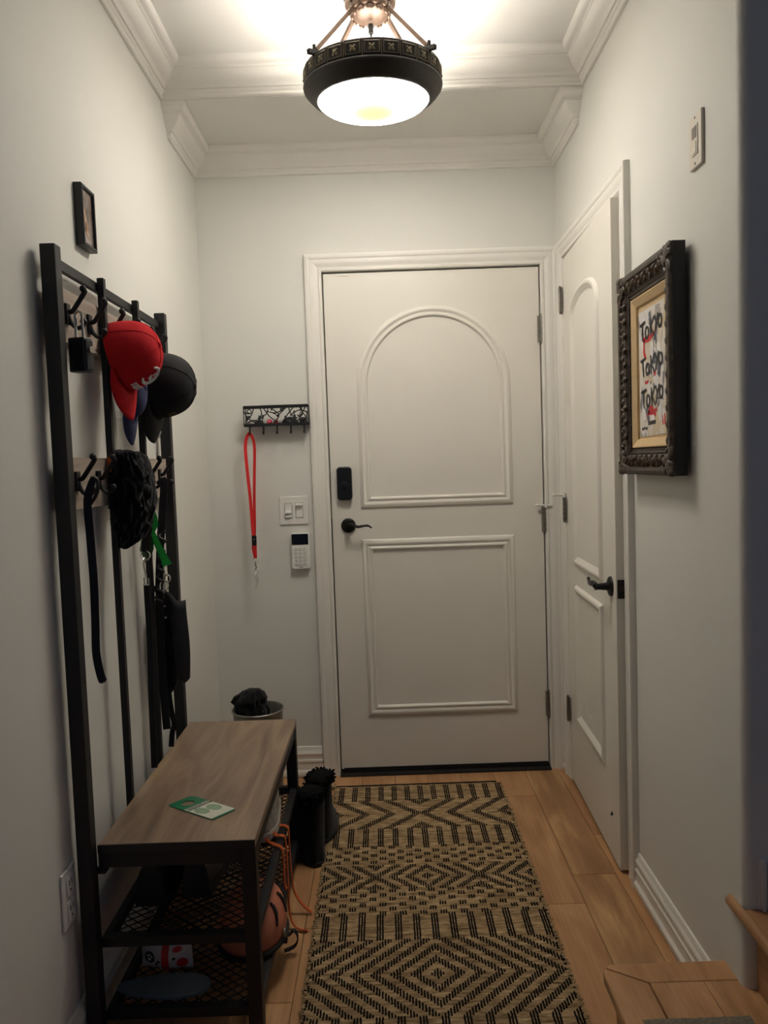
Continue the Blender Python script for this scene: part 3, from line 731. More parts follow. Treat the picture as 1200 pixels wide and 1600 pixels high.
# key lock box on first hook
lb = empty('key_lock_box', (-.688, -1.508, 1.576), 'black key lock box hanging by its steel shackle', 'lock box')
rz = Matrix.Rotation(R(-14), 4, 'Z')
def lbx(mb): return mb.xf(Matrix.Translation((-.688, -1.508, 1.576)) @ rz)
lbx(MB().box((-.022,-.016,0),(.020,.017,.078))).build('body', M_BLKPL, lb, smooth=30, bevel=.004, segs=3)
lbx(MB().box((.018,-.013,.004),(.0235,.014,.072))).build('cover', M_GREYNY, lb, smooth=30, bevel=.003)
lbx(MB().lathe([(.0075,.023),(.0075,.029),(0,.029)], 16, (0,0,.05), 'x')).build('dial', M_STEEL, lb)
lbx(MB().tube([(-.010,0,.07)]+[(-.010,0,.128)]+[(-.010+.009*(1-math.cos(math.pi*k/8)),0,.128+.010*math.sin(math.pi*k/8)) for k in range(1,8)]+[(.008,0,.128),(.008,0,.07)], .0032, 8)).build('shackle', M_CHROME, lb)

# leather strap on lower first hook
sp_ = [(-.676,-1.507,1.338),(-.683,-1.509,1.318),(-.692,-1.511,1.28),(-.690,-1.512,1.20),(-.688,-1.512,1.10),(-.690,-1.512,1.00),(-.692,-1.512,.93),(-.685,-1.512,.878),(-.678,-1.513,.860)]
c_ = bez(sp_, 6); n_ = len(c_)
tag(MB().ribbon(c_, [.012+.006*min(1,k/8) if k < n_-2 else .012 for k in range(n_)], .0055, (1,.35,0)).tube(bez([(-.676,-1.509,1.338),(-.668,-1.509,1.332),(-.666,-1.510,1.315),(-.672,-1.511,1.295),(-.686,-1.511,1.275)],4), .0042, 6).build('leather_strap', M_LEATHER), 'long black leather strap with curled tip on lower near hook', 'strap')

# dark crumpled bag
bg = empty('cloth_bag', (-.668, -1.262, 1.15), 'crumpled black cloth bag hanging on lower hooks', 'bag')
secs = [((-.690,-1.27,1.405), .012, .012), ((-.686,-1.27,1.398), .030, .03), ((-.680,-1.265,1.372), .042, .042), ((-.676,-1.262,1.33), .046, .048), ((-.674,-1.262,1.28), .047, .05), ((-.676,-1.262,1.235), .045, .048), ((-.682,-1.264,1.20), .040, .042), ((-.684,-1.266,1.175), .032, .036), ((-.692,-1.268,1.152), .014, .02), ((-.694,-1.268,1.146), .004, .006)]
MB().loft(secs, 56, .05, 4, 1.2, crum=.34, sub=4).build('bag_body', M_FELT, bg, smooth=70)
secs = [((-.668,-1.235,1.400), .010, .014), ((-.660,-1.232,1.388), .020, .025), ((-.650,-1.230,1.345), .024, .03), ((-.646,-1.230,1.29), .025, .03), ((-.648,-1.230,1.235), .022, .026), ((-.655,-1.232,1.19), .014, .02), ((-.660,-1.232,1.172), .005, .008)]
MB().loft(secs, 44, .06, 4, 3.1, crum=.30, sub=4).build('sleeve_fold', M_FELT, bg, smooth=70)
MB().ribbon([(-.704,-1.325,1.385),(-.7005,-1.328,1.365),(-.703,-1.327,1.350)], .010, .002, (1,0,0)).build('orange_tag', M_ORANGE, bg)

# dog leash with clip, waste bag and pouch
ls = empty('dog_leash', (-.69, -1.09, .47), 'black webbing dog leash with steel clip beside the cloth bag', 'leash')
MB().ribbon(bez([(-.676,-1.103,1.345),(-.668,-1.10,1.33),(-.672,-1.10,1.25),(-.690,-1.095,1.16),(-.694,-1.093,1.118)], 6), .024, .004, (1,.2,0)).build('upper_webbing', M_NYLON, ls)
MB().tube([(-.697+.013*math.cos(a), -1.093, 1.108+.014*math.sin(a)) for a in [2*math.pi*k/20 for k in range(20)]], .0022, 6, closed=True).build('ring', M_CHROME, ls)
MB().tube(bez([(-.697,-1.093,1.096),(-.703,-1.093,1.085),(-.700,-1.093,1.062),(-.699,-1.093,1.044)],5), [.0035]*8+[.0028]*8, 8).box((-.706,-1.096,1.022),(-.690,-1.090,1.026)).box((-.706,-1.096,1.026),(-.703,-1.090,1.042)).box((-.693,-1.096,1.026),(-.690,-1.090,1.042)).box((-.706,-1.096,1.040),(-.690,-1.090,1.043)).build('clip', M_CHROME, ls)
MB().ribbon(bez([(-.698,-1.093,1.026),(-.698,-1.093,.98),(-.697,-1.094,.86),(-.700,-1.098,.72),(-.699,-1.105,.60),(-.699,-1.11,.495)], 6), .017, .004, (1,.15,0)).build('lower_webbing', M_NYLON, ls)
tw = empty('rope_leash', (-.69, -.99, .55), 'twisted black rope leash hanging beside the webbing leash', 'leash')
pts = bez([(-.674,-.969,1.325),(-.668,-.972,1.30),(-.676,-.985,1.20),(-.684,-.995,1.10),(-.690,-1.0,1.0),(-.692,-1.0,.90),(-.694,-1.0,.80),(-.693,-1.0,.66),(-.690,-1.0,.57)], 8)
MB().ribbon(pts, .022, .006, (1,.2,0)).build('webbing', M_NYLON, tw)
hx = MB(); hp = []
for k in range(90):
    t = k/89; p = Vector((-.668-.022*t, -1.012, 1.17-.21*t)); a = t*2*math.pi*7; hp.append(p + V(.0085*math.cos(a), .0085*math.sin(a), 0))
hx.tube(hp, .0042, 6).build('rope_coil', M_LEATHER, tw)
gb = empty('waste_bag', (-.672, -1.03, 1.07), 'twisted green plastic waste bag tied to the leashes', 'plastic bag')
gt = MB()
def leaf(pts, ws, th=.004): gt.ribbon(pts, ws, th, (1,.3,.3))
leaf([(-.684,-1.035,1.235),(-.679,-1.038,1.212),(-.680,-1.04,1.19),(-.688,-1.042,1.172)], [.003,.012,.017,.012])
gt.build('upper_twist', M_GREEN, gb, smooth=50)
gt = MB(); leaf([(-.694,-1.042,1.185),(-.688,-1.043,1.165),(-.676,-1.045,1.135),(-.660,-1.047,1.10),(-.648,-1.05,1.072)], [.008,.016,.018,.021,.026]); leaf([(-.690,-1.049,1.175),(-.680,-1.05,1.14),(-.660,-1.052,1.085)], [.006,.009,.005]); gt.build('tail', M_GREEN, gb, smooth=50)
gt = MB(); gt.loft([((-.700,-1.05,1.165),.006,.006),((-.703,-1.05,1.15),.016,.012),((-.706,-1.05,1.12),.018,.014),((-.706,-1.05,1.10),.012,.01)], 14, .15, 4); gt.build('bag_roll', mat('dark_green_plastic', (14, 70, 30), .4, var=.2), gb, smooth=60)
MB().tube([(-.672+.012*math.cos(a),-1.012+.005*math.sin(a),1.006+.016*math.sin(a)) for a in [2*math.pi*k/20 for k in range(20)]], .0022, 6, closed=True).build('split_ring', M_CHROME, tw)
MB().tube([(-.664+.008*math.cos(a),-1.0,1.026+.012*math.sin(a)) for a in [2*math.pi*k/16 for k in range(16)]], .0018, 6, closed=True).build('small_ring', M_CHROME, tw)
po = empty('dog_harness', (-.68, -.94, .66), 'black dog harness with wide charcoal flap hanging near far post', 'harness')
secs = [((-.690,-.950,.975), .010, .010), ((-.690,-.950,.955), .028, .02), ((-.688,-.948,.90), .036, .03), ((-.690,-.946,.83), .042, .032), ((-.690,-.945,.76), .040, .03), ((-.690,-.944,.72), .028, .024), ((-.688,-.943,.685), .016, .016), ((-.690,-.943,.665), .005, .006)]
MB().loft(secs, 44, .06, 3, .6, crum=.24, sub=4).build('padded_body', M_FELT, po, smooth=70)
# bent flap sheet
fl = MB(); na, nb = 8, 10; G = []
top_ = [(-.690,-.955,.985),(-.672,-.968,.972),(-.655,-.972,.956),(-.636,-.968,.951),(-.620,-.958,.953)]
bot_ = [(-.672,-.955,.700),(-.664,-.965,.705),(-.655,-.968,.712),(-.640,-.965,.700),(-.622,-.956,.712)]
tp, bt = bez(top_, 3), bez(bot_, 3)
W = len(tp)
for j in range(nb+1):
    k = j/nb
    for i in range(W):
        p = tp[i].lerp(bt[i], k); p = p + V(.004*math.sin(k*5+i*.4), -.006*math.sin(k*math.pi), 0); fl.v.append(p)
for j in range(nb):
    for i in range(W-1): fl.f.append((j*W+i, j*W+i+1, (j+1)*W+i+1, (j+1)*W+i))
fo = fl.build('flap', M_GREYNY, po, smooth=60); so = fo.modifiers.new('thickness', 'SOLIDIFY'); so.thickness = .005
MB().ribbon(bez([(-.712,-.985,1.0),(-.700,-.984,.985),(-.690,-.982,.965),(-.685,-.98,.94)],4), .014, .004, (1,.3,.3)).build('strap', M_NYLON, po)
for x, z in ((-.682,.940),(-.690,.905),(-.681,.905)): MB().ball((x,-.982,z), .0035, 8, 6).build('rivet', M_CHROME, po)
MB().ribbon(bez([(-.694,-.955,.70),(-.690,-.957,.65),(-.684,-.958,.60),(-.678,-.958,.57),(-.686,-.958,.545),(-.692,-.958,.50)], 5), .016, .004, (1,.2,0)).build('belly_strap', M_NYLON, po)

# parking hang tag on the bench
tg = empty('hang_tag', (-.50, -1.37, HB), 'green and white hang tag lying on the bench', 'tag')
a_, b__ = V(-.594,-1.351,0), V(-.545,-1.297,0); c__, d_ = V(-.409,-1.387,0), V(-.459,-1.443,0)
def tgp(s_, t_, z): # s along length 0..1, t across 0..1
    p = a_.lerp(d_, s_).lerp(b__.lerp(c__, s_), t_); return V(p.x, p.y, HB+z)
ol = [(0,.12),(.01,.03),(.05,0),(.94,0),(.99,.03),(1,.12),(1,.88),(.99,.97),(.95,1),(.05,1),(.01,.97),(0,.88)]
hole = [(.20+.10*math.cos(t), .48+.24*math.sin(t)) for t in [2*math.pi*k/24 for k in range(24)]]
# card with an oval hole: ring of quads between hole and outline
cd = MB(); N_ = 48
def onol(t):
    dx, dy = math.cos(t), math.sin(t); best = None
    for i in range(len(ol)):
        p, q = ol[i], ol[(i+1) % len(ol)]; ex, ey = q[0]-p[0], q[1]-p[1]; den = dx*ey-dy*ex
        if abs(den) < 1e-9: continue
        u_ = ((p[0]-.20)*ey-(p[1]-.48)*ex)/den; w_ = ((p[0]-.20)*dy-(p[1]-.48)*dx)/den
        if u_ > 0 and -1e-6 <= w_ <= 1+1e-6 and (best is None or u_ < best): best = u_
    return (.20+dx*best, .48+dy*best)
for z in (.0006, .0026):
    for k in range(N_):
        t = 2*math.pi*k/N_; o_ = onol(t); cd.v.append(tgp(o_[0], o_[1], z)); cd.v.append(tgp(.20+.095*math.cos(t), .48+.22*math.sin(t), z))
for k in range(N_):
    k2 = (k+1) % N_; A0, A1, B0, B1 = 2*k, 2*k2, 2*N_+2*k, 2*N_+2*k2
    cd.f += [(A0,A1,A1+1,A0+1), (B0,B0+1,B1+1,B1), (A0,B0,B1,A1), (A0+1,A1+1,B1+1,B0+1)]
cd.build('card', M_GRNCARD, tg, smooth=0)
def lay(name, m, s0, s1, t0, t1, z): MB().prism([tgp(s0,t0,z),tgp(s1,t0,z),tgp(s1,t1,z),tgp(s0,t1,z)], (0,0,.0004)).build(name, m, tg, smooth=0)
lay('paper_panel', M_PAPER, .37, .965, .02, .98, .0027)
pr_ = MB()
for cx, cy in ((.62,.28),(.66,.70)):
    pr_.prism([tgp(cx+.14*math.cos(t), cy+.20*math.sin(t), .0032) for t in [2*math.pi*k/20 for k in range(20)]], (0,0,.0002))
tag(pr_.build('pale_print', M_PALEGRN, tg, smooth=0), kind='stuff')
pr_ = MB(); random.seed(5)
for row, s0 in enumerate((.385, .425, .455)):
    t_ = .06
    while t_ < .92:
        ln_ = random.uniform(.03, .10); pr_.prism([tgp(s0,t_,.0032),tgp(s0+.022,t_,.0032),tgp(s0+.022,t_+ln_,.0032),tgp(s0,t_+ln_,.0032)], (0,0,.0002)); t_ += ln_+.025
tag(pr_.build('printed_lines', M_INK, tg, smooth=0), kind='stuff')

# bucket with dark knit hat behind the bench
bk = empty('metal_bucket', (-.53, -.34, 0), 'galvanised metal bucket standing behind the bench', 'bucket')
BZ = .412
MB().lathe([(0,.002),(.078,.002),(.080,0),(.082,.004),(.096,BZ-.004),(.099,BZ),(.097,BZ+.003),(.094,BZ-.002),(.080,.012),(0,.010)], 40, (-.53,-.34,0)).build('body', M_GALV, bk)
MB().tube([(-.53+.0985*math.cos(t), -.34+.0985*math.sin(t), BZ) for t in [2*math.pi*k/40 for k in range(40)]], .0035, 8, closed=True).build('rim', M_GALV, bk)
kh = MB()
kh.loft([((-.546,-.345,BZ+.080),.006,.006),((-.547,-.345,BZ+.077),.028,.026),((-.548,-.346,BZ+.066),.044,.038),((-.552,-.348,BZ+.05),.056,.048),((-.555,-.348,BZ+.015),.060,.05),((-.546,-.345,BZ-.04),.056,.052),((-.540,-.343,BZ-.10),.056,.052),((-.534,-.342,.22),.052,.052),((-.53,-.34,.10),.05,.05),((-.53,-.34,.014),.045,.045)], 48, .06, 5, 2.4, crum=.30, sub=3)
tag(kh.build('knit_bundle', M_FELT), 'black knitted bundle stuffed into the metal bucket', 'knitwear')

# black winter boots on the floor
def boot(x, y, rz, label, h=.235, sc=1.0, z0_=0):
    root = empty('winter_boot', (x, y, z0_), label, 'boot', 'pair of black fluffy boots by the bench', (0,0,rz))
    secs = []
    for z, cy, rx, ry in ((h, .0, .041, .050), (h-.03, 0, .044, .054), (.15, 0, .043, .054), (.11, .004, .042, .058), (.08, .022, .043, .080), (.055, .045, .045, .104), (.03, .052, .046, .112), (.014, .053, .046, .113)):
        secs.append(((0, cy*sc, z), rx*sc, ry*sc))
    MB().loft(secs, 28, .035, 5, x*9).build('shaft', M_FELT, root, local=True, smooth=70)
    MB().loft([((0,.053,.0145),.048,.116),((0,.053,.008),.049,.117),((0,.053,0),.047,.114)], 28, 0).build('sole', M_RUBBER, root, local=True)
    cf = MB(); random.seed(int(abs(x)*1000))
    for k in range(170):
        t = random.uniform(0, 2*math.pi); zz = h+random.uniform(-.022,.008); a = random.uniform(.7,1.1)
        p = V(.043*math.cos(t)*a, .052*math.sin(t)*a, zz); cf.tube([p, p+V(random.uniform(-.01,.01)+.006*math.cos(t), random.uniform(-.01,.01)+.006*math.sin(t), random.uniform(-.006,.009))], [.006,.003], 4)
    cf.loft([((0,0,h+.008),.036,.044),((0,0,h),.046,.055),((0,0,h-.02),.047,.056),((0,0,h-.028),.042,.052)], 24, .05, 7)
    tag(cf.build('fluffy_cuff', M_FUR, root, local=True), kind='stuff')
boot(-.297, -.716, R(20), 'black fluffy winter boot standing closest to the bench leg', .238)
boot(-.276, -.582, R(-6), 'black fluffy winter boot standing beside the rug edge', .226, .95, .0115)

# shoes on the shelves
def shoe(name, x, y, z, rz, mU, mS, label, laces=None, L=.27):
    root = empty(name, (x, y, z), label, 'shoe', None, (0,0,rz)); n = 15
    def sec(t):  # t heel 0 .. toe 1: half width, height
        wdt = .034+.010*math.sin(math.pi*min(1,t*1.05))+ (.006 if .55 < t < .85 else 0)
        if t > .9: wdt *= math.sqrt(max(.05, 1-((t-.9)/.11)**2))
        hg = .085 if t < .3 else (.085-.035*(t-.3)/.4 if t < .7 else .05-.018*((t-.7)/.3)**1.5)
        return wdt, hg
    up = MB(); K = 12
    for i in range(n+1):
        t = i/n; wv, hg = sec(t)
        for k in range(K+1):
            a = math.pi*k/K; up.v.append(V(wv*math.cos(a)*(1 if a else 1), (t-.5)*L, .022+hg*math.sin(a)**.7))
    for i in range(n):
        for k in range(K): up.f.append((i*(K+1)+k, i*(K+1)+k+1, (i+1)*(K+1)+k+1, (i+1)*(K+1)+k))
    up.f.append(tuple(range(K,-1,-1))); up.f.append(tuple(n*(K+1)+k for k in range(K+1)))
    up.build('upper', mU, root, local=True, smooth=60)
    so_ = MB(); oL = [(sec(i/n)[0]+.004, (i/n-.5)*L*1.02) for i in range(n+1)]
    so_.prism([(x_, y_, 0) for x_, y_ in oL]+[(-x_, y_, 0) for x_, y_ in reversed(oL)], (0,0,.024)); so_.build('sole', mS, root, local=True, smooth=30, bevel=.003)
    MB().loft([((0,-.17*L,.108),.022,.05),((0,-.17*L,.100),.026,.056),((0,-.17*L,.09),.020,.05)], 18).build('collar', M_NYLON, root, local=True)
    if laces:
        lc = MB()
        for i in range(4):
            t = .42+.07*i; wv, hg = sec(t); y_ = (t-.5)*L
            lc.tube(bez([(-.022,y_,.022+hg*.86),(0,y_+.006,.028+hg),(.022,y_+.012,.020+hg*.84)],4), .0028, 6)
        lc.build('lacing', laces, root, local=True)
    return root
SZ_ = .261
shoe('running_shoe', -.4135, -.985, SZ_, R(-179), M_GREYSH, mat('off_white_rubber', (190,184,172), .7), 'pale grey shoe with orange laces on upper mesh shelf', M_ORANGE, .25)
shoe('low_shoe', -.632, -.90, SZ_, R(184), mat('dark_suede', (36,33,32), .9, var=.2), M_RUBBER, 'dark suede shoe at the far wall side of upper shelf')
shoe('low_shoe', -.522, -.88, SZ_, R(178), mat('dark_suede', (36,33,32), .9), M_RUBBER, 'dark suede shoe between grey shoe and its twin on upper shelf')
shoe('low_shoe', -.632, -1.28, SZ_, R(1), mat('black_shoe_leather', (26,26,28), .5), M_RUBBER, 'black leather shoe near the wall on upper shelf')
shoe('low_shoe', -.521, -1.25, SZ_, R(-1), mat('black_shoe_leather', (26,26,28), .5), M_RUBBER, 'black leather shoe in the middle of upper shelf')
# orange laces hanging over the shelf rail
def lace(pts, label):
    tag(MB().tube(bez(pts, 7), .0062, 6, flat=.45).build('loose_lace', M_ORANGE), label, 'lace', 'loose orange laces over the shelf rail')
lace([(-.404,-.985,.345),(-.385,-1.00,.305),(-.362,-1.02,.272),(-.342,-1.03,.2715),(-.333,-1.03,.258),(-.332,-1.03,.20),(-.330,-1.03,.13),(-.324,-1.03,.07),(-.300,-1.035,.03),(-.272,-1.04,.006)], 'longest orange lace trailing to the floor')
lace([(-.410,-1.03,.322),(-.392,-1.10,.275),(-.362,-1.14,.2715),(-.344,-1.15,.270),(-.335,-1.15,.255),(-.333,-1.15,.20),(-.332,-1.15,.155),(-.328,-1.15,.145)], 'short orange lace ending halfway down the rail')
lace([(-.407,-1.00,.332),(-.385,-1.05,.285),(-.362,-1.085,.2715),(-.343,-1.09,.271),(-.334,-1.09,.255),(-.331,-1.095,.15),(-.330,-1.10,.05),(-.312,-1.12,.012),(-.275,-1.13,.005)], 'orange lace curling onto the floor below the helmet')

# helmet on the lower shelf, its shell showing past the leg
hm = empty('sports_helmet', (-.41, -1.26, .084), 'salmon sports helmet with black straps on lower shelf', 'helmet')
hs = MB(); n, mm = 32, 12
for i in range(mm+1):
    ph = math.pi*.58*i/mm
    for k in range(n):
        t = 2*math.pi*k/n; hs.v.append(V(-.405+.092*math.sin(ph)*math.cos(t), -1.27+.125*math.sin(ph)*math.sin(t), .128+.105*math.cos(ph)))
for i in range(mm):
    for k in range(n): hs.f.append((i*n+k, (i+1)*n+k, (i+1)*n+(k+1)%n, i*n+(k+1)%n))
o = hs.build('shell', M_SALMON, hm, smooth=60); so = o.modifiers.new('thickness', 'SOLIDIFY'); so.thickness = .006
def hpt(t, ph, k=1.0): return V(-.405+.092*k*math.sin(ph)*math.cos(t), -1.27+.125*k*math.sin(ph)*math.sin(t), .128+.105*k*math.cos(ph))
MB().tube([hpt(2*math.pi*k/32, math.pi*.60, 1.0) for k in range(32)], .009, 8, closed=True).build('rim_pad', M_RUBBER, hm)
for dt in (-.55, .0, .6):
    MB().ribbon([hpt(dt+.06*math.sin(q), R(46+8*q), 1.03) for q in range(5)], [.004,.011,.013,.010,.003], .003, (0,1,.2)).build('vent', M_INK, hm)
q_ = hpt(-.35, R(95), 1.04); MB().tube([q_+V(.002, .009*math.cos(a), .009*math.sin(a)) for a in [2*math.pi*k/16 for k in range(16)]], .003, 6, closed=True).build('rivet_ring', M_STEEL, hm)
MB().ribbon(bez([(-.325,-1.24,.075),(-.315,-1.235,.062),(-.300,-1.23,.07),(-.292,-1.225,.045),(-.302,-1.225,.022),(-.330,-1.23,.012)], 6), .012, .003, (0,1,.2)).build('chin_strap', M_NYLON, hm)
MB().box((-.333,-1.262,.052),(-.316,-1.238,.074)).build('buckle', M_BLKPL, hm, smooth=0, bevel=.003)

# treat bag with paw print and grey insole on the lower shelf
pbag = empty('treat_bag', (-.603, -1.392, .084), 'red and white bag printed with paw marks on lower shelf', 'bag')
Mx = Matrix.Translation((-.603, -1.392, .0845)) @ Matrix.Rotation(R(-5), 4, 'Z')
pb = MB(); nx, nz = 12, 10
for side in (0, 1):
    for j in range(nz+1):
        for i in range(nx+1):
            u_, v_ = i/nx, j/nz; bul = .028*(math.sin(math.pi*u_)*math.sin(math.pi*min(1, v_*1.1+.0)))**.5
            pb.v.append(Mx @ V((u_-.5)*.135*(1-.05*v_), (-bul if side == 0 else bul), v_*.083 + .002*math.sin(u_*9)))
S_ = (nx+1)*(nz+1)
for side in (0, 1):
    for j in range(nz):
        for i in range(nx):
            q = side*S_ + j*(nx+1)+i; pb.f.append((q, q+1, q+nx+2, q+nx+1))
pb.build('pouch', mat('white_print_film', (206,200,196), .45), pbag, smooth=60)
def onbag(u_, v_, d=.0015):
    bul = .028*(math.sin(math.pi*u_)*math.sin(math.pi*min(1, v_*1.1)))**.5; return Mx @ V((u_-.5)*.135*(1-.05*v_), -bul-d, v_*.083+.002*math.sin(u_*9))
def patch(name, m, pts2, d): 
    mb = MB()
    for (u0,u1,v0,v1) in pts2:
        s0 = len(mb.v); K = 6
        for j in range(K+1):
            for i in range(K+1): mb.v.append(onbag(u0+(u1-u0)*i/K, v0+(v1-v0)*j/K, d))
        for j in range(K):
            for i in range(K): q = s0+j*(K+1)+i; mb.f.append((q, q+1, q+K+2, q+K+1))
    return mb.build(name, m, pbag)
M_PRED = mat('red_print', (196, 30, 34), .45)
patch('red_band', M_PRED, [(.14,.92,.84,.98)], .0012); patch('red_stripe', M_PRED, [(.46,.60,.06,.84)], .0013)
def disc(name, m, u0, v0, ru, rv, d):
    mb = MB(); mb.v.append(onbag(u0, v0, d)); K = 18
    for k in range(K): mb.v.append(onbag(u0+ru*math.cos(2*math.pi*k/K), v0+rv*math.sin(2*math.pi*k/K), d))
    for k in range(K): mb.f.append((0, 1+k, 1+(k+1)%K))
    return mb.build(name, m, pbag)
disc('black_disc', M_INK, .22, .48, .11, .17, .0014); disc('red_disc', M_PRED, .84, .30, .10, .16, .0014); disc('red_blot', M_PRED, .76, .72, .09, .08, .0014)
for du, dv, rr in ((-.0,-.05,.035),(-.045,.03,.018),(-.015,.065,.018),(.02,.065,.018),(.05,.03,.018)): disc('paw_mark', M_WHTHR, .22+du, .48+dv, rr, rr*1.4, .0022)
for du, dv in ((.36,.30),(.40,.40),(.37,.15),(.70,.48),(.66,.12)): disc('paw_spot', M_INK, du, dv, .03, .045, .0014)
ins = MB(); N_ = 28; outl = []
for k in range(N_):
    t = 2*math.pi*k/N_; wv = .048*(1+.25*math.cos(t)); outl.append((-.590+.115*math.cos(t), -1.472+.9*wv*math.sin(t)))
ins.prism([(x_, y_, .0845) for x_, y_ in outl], (0,0,.012))
tag(ins.build('felt_insole', M_BLUEGREY, smooth=30, bevel=.003), 'flat blue-grey felt slipper sole on lower shelf front', 'slipper')
# ------------------------------------------------------------------ things on the back wall
kr = empty('key_basket', (-.448, 0, 1.52), 'black wire key basket with leaf pattern and five hooks', 'key rack')
KX0, KX1, KZ0, KZ1, KY = -.583, -.316, 1.522, 1.600, -.055
def rod(pts, r=.0022, name='rod', par=None, m=M_BLACK, n=6): return MB().tube(pts, r, n).build(name, m, par or kr)
MB().tube([(KX0,-.002,KZ1),(KX1,-.002,KZ1),(KX1,KY,KZ1),(KX0,KY,KZ1)], .0028, 6, closed=True).build('top_rim', M_BLACK, kr)
MB().box((KX0,KY-.001,KZ1-.011),(KX1,KY+.001,KZ1)).build('front_band', M_BLACK, kr, smooth=0)
MB().box((KX0,KY,KZ0-.004),(KX1,-.002,KZ0)).build('tray', M_BLACK, kr, smooth=0)
for x in (KX0, KX1): MB().box((x-.0015,KY,KZ0-.004),(x+.0015,-.002,KZ0+.006)).box((x-.0015,KY-.001,KZ0),(x+.0015,KY+.003,KZ1)).box((x-.0015,-.005,KZ0),(x+.0015,-.002,KZ1)).build('end_frame', M_BLACK, kr, smooth=0)
MB().box((KX0,KY-.001,KZ0-.006),(KX1,KY+.0015,KZ0+.006)).build('bottom_band', M_BLACK, kr, smooth=0)
random.seed(12)
def kp(u_, v_): return V(KX0+(KX1-KX0)*u_, KY, KZ0+(KZ1-KZ0)*v_)
br_ = [[(.02,.15),(.12,.55),(.16,.9)],[(.0,.75),(.08,.35),(.2,.1)],[(.22,.1),(.28,.6),(.25,.95)],[(.3,.95),(.4,.45),(.52,.12)],[(.38,.95),(.36,.6),(.24,.35)],[(.42,.9),(.55,.5),(.46,.1)],[(.36,.72),(.5,.62),(.66,.85)],[(.52,.45),(.62,.75),(.64,.95)],[(.6,.1),(.68,.5),(.78,.9)],[(.7,.95),(.74,.5),(.84,.3)],[(.72,.45),(.86,.72),(1.0,.6)],[(.9,.95),(.92,.6),(.99,.3)],[(.05,.1),(.14,.25),(.3,.2)],[(.84,.1),(.88,.4),(.97,.9)]]
for p in br_: MB().tube(bez([kp(*q) for q in p], 5), .0024, 5).build('branch', M_BLACK, kr)
lv_ = MB()
for k in range(46):
    u_, v_ = random.uniform(.04,.96), random.uniform(.1,.85)
    if (v_ > .45 and random.random() < .55) or (.33 < u_ < .48 and v_ < .5): continue
    s0 = len(lv_.v); lv_.ball((0,0,0), 1, 6, 4, (.0085,.0012,.0036)); lv_.xf(Matrix.Translation(kp(u_, v_)) @ Matrix.Rotation(random.uniform(0,3.1), 4, 'Y'), s0)
tag(lv_.build('metal_leaves', M_BLACK, kr), kind='stuff')
for u_, v_, r_ in ((.09,.72,.009),(.93,.50,.015)): MB().tube([kp(u_,v_)+V(r_*math.cos(a),0,r_*math.sin(a)) for a in [2*math.pi*k/18 for k in range(18)]], .002, 5, closed=True).build('wire_ring', M_BLACK, kr)
KHX = [-.560,-.503,-.446,-.389,-.333]
for x in KHX:
    MB().tube(bez([(x,KY+.004,KZ0-.004),(x,KY+.003,KZ0-.020),(x,KY-.002,KZ0-.036),(x,KY-.012,KZ0-.036),(x,KY-.014,KZ0-.028)], 5), .0036, 6).build('hook', M_BLACK, kr)
tag(MB().ball((-.478,-.040,KZ0+.0125), .0118, 16, 12).build('pink_ball', M_PINK), 'small pink ball inside the wire key basket', 'ball')
tag(MB().prism([(-.462,-.046,KZ0+.0005),(-.440,-.046,KZ0+.0005),(-.445,-.046,KZ0+.020),(-.458,-.046,KZ0+.017)], (0,.012,0)).build('red_trinket', mat('red_trinket_plastic', (190,50,56), .5), smooth=0), 'small red trinket beside the pink ball in key basket', 'trinket')
tag(MB().lathe([(0,.0),(.016,.0),(.017,.004),(.017,.022),(.012,.026),(0,.026)], 20, (-.338,-.030,KZ0+.0005)).build('small_jar', mat('smoky_plastic', (74,78,78), .25)), 'small smoky round jar at right end of key basket', 'jar')
tag(MB().loft([((-.395,-.03,KZ0+.03),.004,.004),((-.395,-.03,KZ0+.027),.022,.012),((-.395,-.03,KZ0+.012),.032,.016),((-.395,-.03,KZ0+.0008),.03,.015)], 18, .1, 4).build('coin_pouch', mat('dark_grey_pouch', (40,42,44), .6)), 'dark grey coin pouch lying in key basket', 'pouch')
ky = MB().box((-.566,-.045,KZ0+.0005),(-.545,-.030,KZ0+.012)).box((-.540,-.046,KZ0+.0005),(-.510,-.034,KZ0+.016)); 
tag(MB().prism([(-.572,-.046,KZ0+.0005),(-.548,-.046,KZ0+.0005),(-.546,-.046,KZ0+.010),(-.566,-.046,KZ0+.014)], (0,.014,0)).build('white_tab', M_WHITEPL, smooth=0), 'small white tab at left end of key basket', 'tab')
tag(MB().loft([((-.525,-.035,KZ0+.020),.004,.004),((-.525,-.035,KZ0+.018),.014,.010),((-.525,-.035,KZ0+.008),.020,.013),((-.525,-.035,KZ0+.0008),.018,.012)], 16, .12, 5).build('key_case', mat('grey_key_case', (70,72,72), .45)), 'grey key case left of the pink ball in basket', 'key case')

